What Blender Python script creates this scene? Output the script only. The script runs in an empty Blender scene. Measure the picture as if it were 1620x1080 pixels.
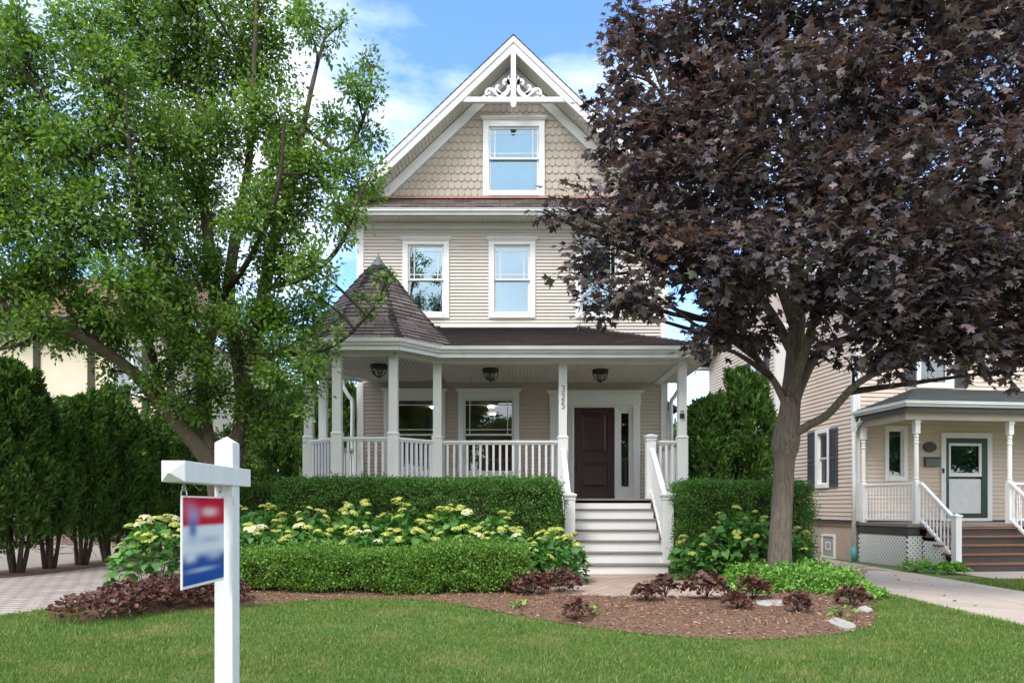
import bpy, math, random
import numpy as np
from mathutils import Vector, Matrix, Quaternion

R = math.radians
F = 1112.0            # focal length in photo pixels (1620 wide)
EYE = 1.163
HZ = 800.0
def P(px, py, D):     # photo pixel + depth -> point in the place (used once, to measure)
    return Vector(((px-810.0)*D/F, D, EYE+(HZ-py)*D/F))
random.seed(7)
rng = np.random.default_rng(11)
scene = bpy.context.scene
COL = scene.collection

# ------------------------------------------------------------------ helpers
class MB:
    def __init__(s): s.v=[]; s.f=[]; s.uv={}
    def add(s, vs, fs):
        b=len(s.v); s.v.extend([tuple(p) for p in vs]); s.f.extend([tuple(i+b for i in f) for f in fs]); return b
    def quad(s,a,b,c,d): s.add([a,b,c,d],[(0,1,2,3)])
    def poly(s, pts, uv=None):
        s.add(pts,[tuple(range(len(pts)))])
        if uv: s.uv[len(s.f)-1]=uv
    def box(s,x0,x1,y0,y1,z0,z1):
        s.add([(x0,y0,z0),(x1,y0,z0),(x1,y1,z0),(x0,y1,z0),(x0,y0,z1),(x1,y0,z1),(x1,y1,z1),(x0,y1,z1)],
              [(0,3,2,1),(4,5,6,7),(0,1,5,4),(1,2,6,5),(2,3,7,6),(3,0,4,7)])
    def hexa(s, b, t):     # bottom quad, top quad
        s.add(list(b)+list(t),[(0,3,2,1),(4,5,6,7),(0,1,5,4),(1,2,6,5),(2,3,7,6),(3,0,4,7)])
    def bar(s, p, q, w, h, up=(0,0,1)):   # box beam p->q, width w sideways, height h along up
        p=Vector(p); q=Vector(q); d=(q-p).normalized(); up=Vector(up)
        side=d.cross(up).normalized(); u=side.cross(d).normalized()
        a=side*w/2; b=u*h/2
        s.hexa([p-a-b,p+a-b,p+a+b,p-a+b],[q-a-b,q+a-b,q+a+b,q-a+b])
    def prism(s, poly, y0, y1, fr=None):  # poly in (x,z), extruded along y
        fr = fr or (lambda x,z,y:(x,y,z))
        n=len(poly)
        vs=[fr(x,z,y0) for x,z in poly]+[fr(x,z,y1) for x,z in poly]
        fs=[tuple(range(n)),tuple(range(2*n-1,n-1,-1))]+[(i,i+n,(i+1)%n+n,(i+1)%n) for i in range(n)]
        s.add(vs,fs)
    def ribbon(s, pts, w, y0, y1):        # thick 2D line in (x,z), w scalar or list
        n=len(pts); L=[];Rr=[]
        for i,(x,z) in enumerate(pts):
            a=pts[max(i-1,0)]; b=pts[min(i+1,n-1)]
            dx,dz=b[0]-a[0],b[1]-a[1]; l=math.hypot(dx,dz) or 1
            ww=(w[i] if isinstance(w,(list,tuple)) else w)/2
            L.append((x-dz/l*ww,z+dx/l*ww)); Rr.append((x+dz/l*ww,z-dx/l*ww))
        for i in range(n-1):
            q=[L[i],Rr[i],Rr[i+1],L[i+1]]
            s.prism(q,y0,y1)
    def tube(s, pts, rad, n=8, cap=True, wob=0, seed=0):
        rr=random.Random(seed)
        pts=[Vector(p) for p in pts]; m=len(pts)
        ref=Vector((0.31,0.95,0.05)).normalized(); rings=[]
        for i,p in enumerate(pts):
            d=(pts[min(i+1,m-1)]-pts[max(i-1,0)]).normalized()
            a=d.cross(ref)
            if a.length<.05: a=d.cross(Vector((1,0,0)))
            a.normalize(); b=d.cross(a).normalized()
            r=rad[i] if isinstance(rad,(list,tuple)) else rad
            rings.append([p+(a*math.cos(2*math.pi*k/n)+b*math.sin(2*math.pi*k/n))*r*(1+rr.uniform(-wob,wob)) for k in range(n)])
        vs=[q for r in rings for q in r]; fs=[]
        for i in range(m-1):
            for k in range(n):
                fs.append((i*n+k,i*n+(k+1)%n,(i+1)*n+(k+1)%n,(i+1)*n+k))
        if cap:
            fs.append(tuple(range(n-1,-1,-1))); fs.append(tuple((m-1)*n+k for k in range(n)))
        s.add(vs,fs)
    def lathe(s, prof, c, n=16):          # prof: list (r,z)
        vs=[];fs=[]
        for r,z in prof:
            for k in range(n):
                a=2*math.pi*(k+.5)/n; vs.append((c[0]+r*math.cos(a),c[1]+r*math.sin(a),c[2]+z))
        for i in range(len(prof)-1):
            for k in range(n):
                fs.append((i*n+k,i*n+(k+1)%n,(i+1)*n+(k+1)%n,(i+1)*n+k))
        fs.append(tuple(range(n-1,-1,-1))); fs.append(tuple((len(prof)-1)*n+k for k in range(n)))
        s.add(vs,fs)

OFF={}
def link(o): COL.objects.link(o); return o
def _place(o,parent):
    if parent is not None:
        o.parent=parent; OFF[o.name]=OFF.get(parent.name,(0,0,0))
def build(name, mb, mat, parent=None, smooth=False, bevel=0, label=None):
    off=OFF.get(parent.name,(0,0,0)) if parent is not None else (0,0,0)
    me=bpy.data.meshes.new(name)
    me.from_pydata([(x-off[0],y-off[1],z-off[2]) for x,y,z in mb.v],[],mb.f)
    if mb.uv:
        uvl=me.uv_layers.new(name='UVMap')
        for fi,uv in mb.uv.items():
            ls=me.polygons[fi].loop_start
            for k,c in enumerate(uv): uvl.data[ls+k].uv=c
    if smooth: me.shade_smooth()
    me.materials.append(mat); me.update()
    o=bpy.data.objects.new(name,me); link(o); _place(o,parent)
    if bevel:
        m=o.modifiers.new('bevel','BEVEL'); m.width=bevel; m.segments=2; m.limit_method='ANGLE'; m.angle_limit=R(40)
    if label: o['label']=label
    return o
def bignp(name, V, Fc, mat, parent=None, smooth=False, nper=3):
    """V (n,3) float array, Fc (m,nper) int array"""
    off=np.array(OFF.get(parent.name,(0,0,0)) if parent is not None else (0,0,0))
    V=(V-off).astype(np.float32)
    me=bpy.data.meshes.new(name)
    me.vertices.add(len(V)); me.vertices.foreach_set('co',V.ravel())
    m=len(Fc)
    me.loops.add(m*nper); me.loops.foreach_set('vertex_index',Fc.astype(np.int32).ravel())
    me.polygons.add(m); me.polygons.foreach_set('loop_start',np.arange(0,m*nper,nper,dtype=np.int32))
    try: me.polygons.foreach_set('loop_total',np.full(m,nper,dtype=np.int32))
    except Exception: pass
    me.update(calc_edges=True)
    if smooth: me.shade_smooth()
    me.materials.append(mat)
    o=bpy.data.objects.new(name,me); link(o); _place(o,parent); return o
def thing(name,label,cat,loc=(0,0,0),group=None,rotz=0):
    o=bpy.data.objects.new(name,None); link(o); o.empty_display_size=.2
    o.location=loc; o.rotation_euler=(0,0,rotz); OFF[o.name]=tuple(loc) if not rotz else (0,0,0)
    tag(o,label,cat,group); return o
def tag(o,label,cat,group=None):
    o['label']=label; o['category']=cat
    if group: o['group']=group
    return o
def struct(o): o['kind']='structure'; return o
def stuff(o,label,cat): o['kind']='stuff'; o['label']=label; o['category']=cat; return o
def copy_tree(o,parent=None):
    c=o.copy(); COL.objects.link(c); c.parent=parent
    OFF[c.name]=OFF.get(o.name,(0,0,0))
    for ch in list(o.children): copy_tree(ch,c)
    return c
def copy_part(o,parent,dx=0,dy=0,dz=0):
    c=o.copy(); COL.objects.link(c); c.parent=parent
    c.location=(o.location.x+dx,o.location.y+dy,o.location.z+dz); return c
def cr(pts,n=6):      # catmull-rom through points of any dimension
    pts=[Vector(p) for p in pts]; out=[]
    for i in range(len(pts)-1):
        p0=pts[max(i-1,0)];p1=pts[i];p2=pts[i+1];p3=pts[min(i+2,len(pts)-1)]
        for k in range(n):
            t=k/n
            out.append(.5*((2*p1)+(p2-p0)*t+(2*p0-5*p1+4*p2-p3)*t*t+(3*p1-p0-3*p2+p3)*t**3))
    out.append(pts[-1]); return out
def lerp_r(rad,n=6):
    out=[]
    for i in range(len(rad)-1):
        for k in range(n): out.append(rad[i]+(rad[i+1]-rad[i])*k/n)
    out.append(rad[-1]); return out

# ------------------------------------------------------------------ materials
def newmat(name):
    m=bpy.data.materials.new(name); m.use_nodes=True
    nt=m.node_tree; nt.nodes.clear()
    out=nt.nodes.new('ShaderNodeOutputMaterial')
    return m,nt,out
def N(nt,t,**kw):
    n=nt.nodes.new(t)
    for k,v in kw.items():
        if k.startswith('i_'):
            n.inputs[k[2:].replace('_',' ')].default_value=v
        else: setattr(n,k,v)
    return n
def ramp(nt,stops,interp='LINEAR'):
    r=nt.nodes.new('ShaderNodeValToRGB'); cr_=r.color_ramp; cr_.interpolation=interp
    while len(cr_.elements)>1: cr_.elements.remove(cr_.elements[-1])
    cr_.elements[0].position=stops[0][0]; cr_.elements[0].color=(*stops[0][1],1)
    for p,c in stops[1:]:
        e=cr_.elements.new(p); e.color=(*c,1)
    return r
def coords(nt,scale=(1,1,1),kind='Object',rot=(0,0,0)):
    tc=nt.nodes.new('ShaderNodeTexCoord'); mp=nt.nodes.new('ShaderNodeMapping')
    mp.inputs['Scale'].default_value=scale; mp.inputs['Rotation'].default_value=rot
    nt.links.new(tc.outputs[kind],mp.inputs['Vector']); return mp.outputs['Vector']
def mixc(nt,fac,a,b,mode='MIX'):
    m=nt.nodes.new('ShaderNodeMix'); m.data_type='RGBA'; m.blend_type=mode
    for sock,val in ((m.inputs[0],fac),(m.inputs[6],a),(m.inputs[7],b)):
        if isinstance(val,(int,float)): sock.default_value=val
        elif isinstance(val,(tuple,list)): sock.default_value=(*val[:3],1)
        else: nt.links.new(val,sock)
    return m.outputs[2]
def pm(name,c1,c2=None,rough=.55,scale=6,stretch=(1,1,1),bump=0,bscale=40,spec=.4,metal=0,detail=6,lo=.35,hi=.65,bstretch=None,extra=None):
    m,nt,out=newmat(name)
    b=N(nt,'ShaderNodeBsdfPrincipled'); nt.links.new(b.outputs[0],out.inputs[0])
    b.inputs['Roughness'].default_value=rough; b.inputs['Metallic'].default_value=metal
    b.inputs['Specular IOR Level'].default_value=spec
    c2=c2 or tuple(x*.86 for x in c1)
    v=coords(nt,stretch)
    no=N(nt,'ShaderNodeTexNoise',i_Scale=scale,i_Detail=detail,i_Roughness=.6); nt.links.new(v,no.inputs['Vector'])
    rp=ramp(nt,[(lo,c1),(hi,c2)]); nt.links.new(no.outputs['Fac'],rp.inputs[0])
    col=rp.outputs[0]
    if extra:   # (colour, scale, lo, hi, stretch) second speckle layer
        for ec,es,elo,ehi,est in extra:
            v2=coords(nt,est); n2=N(nt,'ShaderNodeTexNoise',i_Scale=es,i_Detail=8,i_Roughness=.65); nt.links.new(v2,n2.inputs['Vector'])
            r2=ramp(nt,[(elo,(0,0,0)),(ehi,(1,1,1))]); nt.links.new(n2.outputs['Fac'],r2.inputs[0])
            col=mixc(nt,r2.outputs[0],col,ec)
    nt.links.new(col,b.inputs['Base Color'])
    if bump:
        v3=coords(nt,bstretch or stretch); n3=N(nt,'ShaderNodeTexNoise',i_Scale=bscale,i_Detail=5,i_Roughness=.6); nt.links.new(v3,n3.inputs['Vector'])
        bp=N(nt,'ShaderNodeBump',i_Strength=bump,i_Distance=.02); nt.links.new(n3.outputs['Fac'],bp.inputs['Height'])
        nt.links.new(bp.outputs[0],b.inputs['Normal'])
    return m
def leafmat(name,stops,trans=.35,tcol=None,rough=.45,spec=.35,patch=None,backgain=1.0):
    """per-leaf colour from a random value per leaf; light passes through the blade"""
    m,nt,out=newmat(name)
    g=N(nt,'ShaderNodeNewGeometry'); rp=ramp(nt,stops); nt.links.new(g.outputs['Random Per Island'],rp.inputs[0])
    col=rp.outputs[0]
    if patch:
        pc,ps,plo,phi=patch
        v=coords(nt); no=N(nt,'ShaderNodeTexNoise',i_Scale=ps,i_Detail=4,i_Roughness=.6); nt.links.new(v,no.inputs['Vector'])
        r2=ramp(nt,[(plo,(0,0,0)),(phi,(1,1,1))]); nt.links.new(no.outputs['Fac'],r2.inputs[0])
        col=mixc(nt,r2.outputs[0],col,pc)
    b=N(nt,'ShaderNodeBsdfPrincipled'); b.inputs['Roughness'].default_value=rough; b.inputs['Specular IOR Level'].default_value=spec
    nt.links.new(col,b.inputs['Base Color'])
    t=N(nt,'ShaderNodeBsdfTranslucent')
    tc=mixc(nt,1.0,col,tcol or (1.0,1.0,.55),'MULTIPLY'); nt.links.new(tc,t.inputs['Color'])
    mx=N(nt,'ShaderNodeMixShader'); mx.inputs[0].default_value=trans
    nt.links.new(b.outputs[0],mx.inputs[1]); nt.links.new(t.outputs[0],mx.inputs[2]); nt.links.new(mx.outputs[0],out.inputs[0])
    return m
def brickmat(name,c1,c2,mortar,bw,bh,ms,kind='UV',bump=.4,rough=.85,rot=(0,0,0),offset=.5,noise=.25,nscale=3,spk=None):
    m,nt,out=newmat(name)
    b=N(nt,'ShaderNodeBsdfPrincipled'); nt.links.new(b.outputs[0],out.inputs[0]); b.inputs['Roughness'].default_value=rough
    b.inputs['Specular IOR Level'].default_value=.25
    v=coords(nt,(1,1,1),kind,rot)
    br=N(nt,'ShaderNodeTexBrick',i_Scale=1.0,i_Mortar_Size=ms,i_Mortar_Smooth=.1,i_Bias=0.0,i_Brick_Width=bw,i_Row_Height=bh)
    br.offset=offset
    br.inputs['Color1'].default_value=(*c1,1); br.inputs['Color2'].default_value=(*c2,1); br.inputs['Mortar'].default_value=(*mortar,1)
    nt.links.new(v,br.inputs['Vector'])
    no=N(nt,'ShaderNodeTexNoise',i_Scale=nscale,i_Detail=6,i_Roughness=.65); nt.links.new(v,no.inputs['Vector'])
    r2=ramp(nt,[(.3,(1-noise,)*3),(.7,(1+noise,)*3)]); nt.links.new(no.outputs['Fac'],r2.inputs[0])
    col=mixc(nt,1.0,br.outputs['Color'],r2.outputs[0],'MULTIPLY')
    n4=N(nt,'ShaderNodeTexNoise',i_Scale=spk or 90,i_Detail=3); nt.links.new(v,n4.inputs['Vector'])
    r4=ramp(nt,[(.3,(.75,)*3),(.7,(1.25,)*3)]); nt.links.new(n4.outputs['Fac'],r4.inputs[0])
    col=mixc(nt,1.0,col,r4.outputs[0],'MULTIPLY')
    nt.links.new(col,b.inputs['Base Color'])
    bp=N(nt,'ShaderNodeBump',i_Strength=bump,i_Distance=.01,invert=True); nt.links.new(br.outputs['Fac'],bp.inputs['Height'])
    nt.links.new(bp.outputs[0],b.inputs['Normal'])
    return m
def glassmat(name,refl=.18,tint=(.85,.9,.9),gcol=(.9,.95,1)):
    m,nt,out=newmat(name)
    tr=N(nt,'ShaderNodeBsdfTransparent'); tr.inputs[0].default_value=(*tint,1)
    gl=N(nt,'ShaderNodeBsdfGlossy'); gl.inputs['Roughness'].default_value=.012; gl.inputs[0].default_value=(*gcol,1)
    v=coords(nt); no=N(nt,'ShaderNodeTexNoise',i_Scale=1.1,i_Detail=1); nt.links.new(v,no.inputs['Vector'])
    bp=N(nt,'ShaderNodeBump',i_Strength=.06,i_Distance=.05); nt.links.new(no.outputs['Fac'],bp.inputs['Height']); nt.links.new(bp.outputs[0],gl.inputs['Normal'])
    lw=N(nt,'ShaderNodeLayerWeight',i_Blend=.25)
    ma=N(nt,'ShaderNodeMath',operation='ADD'); ma.inputs[1].default_value=refl; nt.links.new(lw.outputs['Fresnel'],ma.inputs[0])
    mx=N(nt,'ShaderNodeMixShader'); nt.links.new(ma.outputs[0],mx.inputs[0]); nt.links.new(tr.outputs[0],mx.inputs[1]); nt.links.new(gl.outputs[0],mx.inputs[2])
    nt.links.new(mx.outputs[0],out.inputs[0]); return m
def emit(name,col,st):
    m,nt,out=newmat(name); e=N(nt,'ShaderNodeEmission'); e.inputs[0].default_value=(*col,1); e.inputs[1].default_value=st
    nt.links.new(e.outputs[0],out.inputs[0]); return m

W=(.74,.745,.74)
m_white=pm('white_paint',W,(.72,.72,.70),rough=.45,scale=2.2,bump=.03,bscale=25,extra=[((.62,.61,.57),3.5,.6,.85,(1,1,.25))])
m_old=pm('weathered_white_paint',(.68,.69,.70),(.60,.61,.62),rough=.6,scale=9,stretch=(1,1,.3),bump=.12,bscale=45,bstretch=(1,1,.15),
         extra=[((.42,.40,.36),16,.63,.70,(1,1,.3)),((.55,.54,.50),40,.58,.75,(1,1,.06))])
m_gutter=pm('gutter_white',(.68,.69,.69),(.60,.61,.60),rough=.35,scale=1.5,extra=[((.5,.5,.46),4,.62,.9,(1,1,.4))])
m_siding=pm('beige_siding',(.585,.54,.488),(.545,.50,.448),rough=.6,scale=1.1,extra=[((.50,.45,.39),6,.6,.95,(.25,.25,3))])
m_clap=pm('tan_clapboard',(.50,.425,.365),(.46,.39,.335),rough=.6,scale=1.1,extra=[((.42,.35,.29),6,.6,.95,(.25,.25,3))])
m_shake=leafmat('tan_scallop_shingle',[(0,(.37,.325,.272)),(.5,(.385,.338,.284)),(1,(.40,.352,.297))],trans=0,rough=.75,spec=.2)
m_soffit=pm('soffit_paint',(.66,.62,.56),(.60,.565,.51),rough=.6,scale=2)
m_roof=brickmat('brown_roof_shingle',(.095,.074,.066),(.195,.155,.14),(.025,.02,.018),.33,.13,.008,noise=.22,nscale=1.5)
m_groof=brickmat('grey_roof_shingle',(.13,.145,.145),(.20,.215,.21),(.05,.055,.055),.33,.14,.008,noise=.2,nscale=1.5)
m_copper=pm('aged_copper',(.07,.095,.075),(.11,.13,.105),rough=.5,scale=10,metal=.3,extra=[((.12,.08,.06),8,.6,.8,(1,1,1))])
m_coprflash=pm('copper_flashing',(.42,.22,.16),(.30,.15,.11),rough=.4,scale=12,metal=.3)
m_door=pm('maroon_door',(.058,.019,.024),(.036,.012,.016),rough=.35,scale=12,stretch=(4,4,.5),bump=.1,bscale=30,bstretch=(4,4,.3))
m_black=pm('black_iron',(.022,.02,.018),(.035,.03,.026),rough=.5,scale=20)
m_tread=pm('grey_brown_tread',(.23,.195,.17),(.18,.15,.13),rough=.7,scale=6,stretch=(.4,3,3),bump=.1,bscale=30)
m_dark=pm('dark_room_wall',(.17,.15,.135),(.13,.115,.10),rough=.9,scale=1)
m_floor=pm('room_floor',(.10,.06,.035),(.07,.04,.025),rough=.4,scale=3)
m_blind=pm('pale_blind',(.55,.60,.62),(.48,.53,.56),rough=.9,scale=1.5)
m_curt=pm('dark_shade',(.10,.13,.15),(.07,.09,.10),rough=.9,scale=1.5)
m_skirt=pm('porch_skirt_paint',(.09,.085,.08),(.06,.055,.05),rough=.8)
m_glass=glassmat('window_glass',.06)
m_glass3=glassmat('attic_window_glass',.20,(.70,.82,.88),(.50,.72,.90))
m_glass2=glassmat('upper_window_glass',.25,(.75,.84,.88),(.62,.80,.92))
m_frost=glassmat('lamp_glass',.10,(.55,.48,.40))
m_number=pm('dark_number',(.16,.15,.14),(.12,.11,.10),rough=.4)
m_bulb=emit('can_light_glow',(1,.72,.42),45)
def barkmat(name,c1,c2,c3):
    m,nt,out=newmat(name)
    b=N(nt,'ShaderNodeBsdfPrincipled'); nt.links.new(b.outputs[0],out.inputs[0]); b.inputs['Roughness'].default_value=.9; b.inputs['Specular IOR Level'].default_value=.15
    v=coords(nt,(1,1,.16)); n1=N(nt,'ShaderNodeTexNoise',i_Scale=34,i_Detail=8,i_Roughness=.75,i_Distortion=.5); nt.links.new(v,n1.inputs['Vector'])
    v2=coords(nt,(1,1,.7)); n2=N(nt,'ShaderNodeTexNoise',i_Scale=4,i_Detail=5); nt.links.new(v2,n2.inputs['Vector'])
    r1=ramp(nt,[(.32,c2),(.6,c1)]); nt.links.new(n1.outputs['Fac'],r1.inputs[0])
    r2=ramp(nt,[(.45,(0,0,0)),(.7,(1,1,1))]); nt.links.new(n2.outputs['Fac'],r2.inputs[0])
    nt.links.new(mixc(nt,r2.outputs[0],r1.outputs[0],c3),b.inputs['Base Color'])
    bp=N(nt,'ShaderNodeBump',i_Strength=.9,i_Distance=.03); nt.links.new(n1.outputs['Fac'],bp.inputs['Height']); nt.links.new(bp.outputs[0],b.inputs['Normal'])
    return m
m_bark_m=barkmat('maple_bark',(.235,.19,.155),(.055,.042,.034),(.165,.138,.108))
m_twig=barkmat('dark_twig_bark',(.075,.058,.046),(.04,.03,.024),(.06,.05,.04))
m_bark_p=barkmat('pear_bark',(.16,.12,.088),(.06,.045,.034),(.13,.115,.078))
m_bark_a=barkmat('cedar_bark',(.10,.075,.055),(.04,.03,.022),(.08,.06,.045))
m_pear=leafmat('pear_leaf',[(0,(.060,.135,.022)),(.35,(.095,.20,.030)),(.7,(.14,.265,.042)),(.92,(.20,.32,.06)),(1,(.28,.38,.10))],trans=.46,tcol=(1.2,1.2,.5),spec=.45,rough=.4)
m_maple=leafmat('purple_maple_leaf',[(0,(.046,.038,.046)),(.4,(.073,.058,.068)),(.72,(.108,.084,.092)),(.90,(.13,.090,.080)),(.96,(.080,.090,.052)),(1,(.09,.105,.055))],trans=.27,tcol=(1.25,.95,.65),spec=.6,rough=.42,patch=((.18,.095,.070),.85,.57,.76))
m_yew=leafmat('hedge_leaf',[(0,(.045,.12,.020)),(.5,(.08,.195,.031)),(.85,(.12,.26,.044)),(1,(.18,.33,.06))],trans=.3,spec=.35)
m_box=leafmat('boxwood_leaf',[(0,(.055,.14,.018)),(.4,(.095,.22,.026)),(.8,(.16,.31,.04)),(.97,(.25,.40,.06)),(1,(.32,.24,.06))],trans=.3,spec=.4,rough=.4)
m_arb=leafmat('arborvitae_leaf',[(0,(.040,.092,.020)),(.5,(.070,.15,.029)),(.85,(.11,.22,.042)),(1,(.17,.29,.06))],trans=.3,spec=.2,rough=.6)
m_hyd=leafmat('hydrangea_leaf',[(0,(.055,.16,.035)),(.5,(.085,.225,.045)),(.85,(.12,.29,.055)),(1,(.19,.36,.08))],trans=.35,spec=.35)
m_flo=leafmat('lime_flower',[(0,(.38,.45,.09)),(.5,(.50,.55,.13)),(1,(.60,.62,.22))],trans=.2,spec=.1,rough=.8)
m_flo2=leafmat('cream_flower',[(0,(.62,.62,.34)),(.5,(.74,.72,.46)),(1,(.82,.79,.58))],trans=.2,spec=.1,rough=.8)
m_heu=leafmat('coral_bells_leaf',[(0,(.055,.022,.022)),(.4,(.10,.042,.036)),(.75,(.15,.07,.05)),(.93,(.13,.11,.06)),(1,(.24,.11,.08))],trans=.25,tcol=(1.3,.7,.6),spec=.3)
m_cover=leafmat('ground_cover_leaf',[(0,(.08,.20,.03)),(.5,(.14,.32,.045)),(.85,(.21,.42,.06)),(1,(.32,.50,.10))],trans=.3,spec=.3)
m_grass=leafmat('grass_blade',[(0,(.072,.148,.027)),(.4,(.112,.212,.038)),(.75,(.160,.268,.056)),(.93,(.25,.29,.10)),(1,(.40,.36,.19))],trans=.3,spec=.2,rough=.6,patch=((.30,.30,.11),1.3,.50,.78))
m_far=leafmat('far_tree_leaf',[(0,(.04,.10,.02)),(.5,(.07,.16,.03)),(1,(.13,.24,.05))],trans=.3)
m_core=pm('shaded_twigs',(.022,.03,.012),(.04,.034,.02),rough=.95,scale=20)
m_lawn=pm('lawn_soil_grass',(.095,.165,.04),(.07,.12,.03),rough=.95,scale=30,detail=8,bump=.5,bscale=80,extra=[((.16,.16,.06),1.0,.55,.8,(1,1,1))])
m_mulch=pm('bark_mulch',(.19,.108,.066),(.11,.06,.037),rough=.95,scale=40,detail=8,bump=.9,bscale=70,extra=[((.24,.15,.10),60,.60,.72,(1,1,1)),((.04,.025,.018),28,.62,.75,(1,1,1))])
m_chip=leafmat('wood_chip',[(0,(.09,.046,.026)),(.45,(.23,.13,.078)),(.85,(.35,.22,.14)),(1,(.50,.37,.27))],trans=0,rough=.9,spec=.1)
m_conc=pm('concrete',(.43,.355,.285),(.36,.295,.235),rough=.85,scale=1.3,bump=.15,bscale=120,extra=[((.25,.21,.17),2.2,.62,.85,(1,1,1)),((.52,.46,.40),80,.6,.75,(1,1,1))])
m_conc2=pm('old_concrete',(.25,.215,.18),(.20,.17,.14),rough=.9,scale=1.5)
m_asph=pm('asphalt',(.05,.05,.052),(.04,.04,.041),rough=.9,scale=60,bump=.3,bscale=150)
m_pave=brickmat('tan_paver',(.30,.25,.215),(.37,.315,.275),(.11,.09,.075),.26,.15,.012,kind='Object',rot=(0,0,R(12)),noise=.15,nscale=1.2,bump=.5)
m_walk=brickmat('pink_paver',(.36,.265,.21),(.43,.33,.27),(.15,.11,.085),.20,.10,.008,kind='Object',rot=(0,0,R(-20)),noise=.15,nscale=1.2,bump=.5)
m_stone=pm('pale_flagstone',(.40,.375,.345),(.29,.27,.245),rough=.85,scale=5,bump=.4,bscale=25)
# ------------------------------------------------------------------ the house
YW=15.8; XL,XR=-3.45,3.46; XC=.03
ZF=1.30; ZC=3.92
house=thing('house','tall beige clapboard house with scalloped gable, white wraparound porch and brown turret roof','house',(0,YW,0))

m_atticsky=pm('attic_sky_tint',(.16,.26,.30),(.12,.20,.24),rough=.9)  # teal panel colour stands in for sky reflected in the attic glass
def siding(mb,u0,u1,z0,z1,expo,lift,holes,fr,groove=.014):
    n=int(math.ceil((z1-z0)/expo-1e-6))
    for i in range(n):
        zb=z0+i*expo; zt=min(zb+expo,z1)
        cuts=sorted(set([zb,min(zb+groove,zt),zt]+[h[2] for h in holes if zb<h[2]<zt]+[h[3] for h in holes if zb<h[3]<zt]))
        def out(z):
            t=(z-zb)/expo; g=groove/expo
            return lift*(t/g) if t<g else lift*(1-(t-g)/(1-g))
        for a,b in zip(cuts[:-1],cuts[1:]):
            zm=(a+b)/2
            hs=sorted([(h[0],h[1]) for h in holes if h[2]<zm<h[3]])
            cur=u0; segs=[]
            for h0,h1 in hs:
                if h0>cur: segs.append((cur,min(h0,u1)))
                cur=max(cur,h1)
            if cur<u1: segs.append((cur,u1))
            oa,ob=out(a),(lift if abs(b-(zb+groove))<1e-9 else (0.0 if abs(b-zt)<1e-9 and zt==zb+expo else out(b)))
            for s0,s1 in segs:
                mb.quad(fr(s0,a,oa),fr(s1,a,oa),fr(s1,b,ob),fr(s0,b,ob))
front=lambda u,z,o:(u,YW-o,z)
# openings: (x0,x1,z0,z1)
pw=[(-2.19,),( -.525,)]
W_up=[(-1.935,),(.0,),(1.955,)]
porch_open=[(c-.56,c+.56,1.92,3.57) for (c,) in pw]
door_open=(1.02,2.72,1.30,3.40)
up_open=[(c-.40,c+.40,5.50,7.02) for (c,) in W_up]
mb=MB()
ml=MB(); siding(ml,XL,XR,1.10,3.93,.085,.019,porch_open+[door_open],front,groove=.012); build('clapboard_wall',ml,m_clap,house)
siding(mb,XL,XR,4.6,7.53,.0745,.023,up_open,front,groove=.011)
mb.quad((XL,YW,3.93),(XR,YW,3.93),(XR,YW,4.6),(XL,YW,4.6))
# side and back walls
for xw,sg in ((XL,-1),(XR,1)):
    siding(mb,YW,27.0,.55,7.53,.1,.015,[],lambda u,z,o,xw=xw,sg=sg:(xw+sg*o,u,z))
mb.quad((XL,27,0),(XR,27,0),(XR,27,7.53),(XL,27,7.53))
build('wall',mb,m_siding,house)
mb=MB(); mb.box(XL+.03,XR-.03,YW+.03,26.95,-.05,.56); build('foundation',mb,pm('foundation_block',(.30,.27,.24),rough=.9,bump=.2),house)
# corner boards + frieze board
mb=MB()
for x0,x1 in ((XL-.035,XL+.12),(XR-.12,XR+.035)):
    mb.box(x0,x1,YW-.032,YW+.12,4.35,7.50); mb.box(x0,x1,YW-.032,YW+.12,ZF,ZC)
mb.box(XL+.12,XR-.12,YW-.028,YW+.01,7.38,7.525)
build('corner_trim',mb,m_white,house,bevel=.004)

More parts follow.
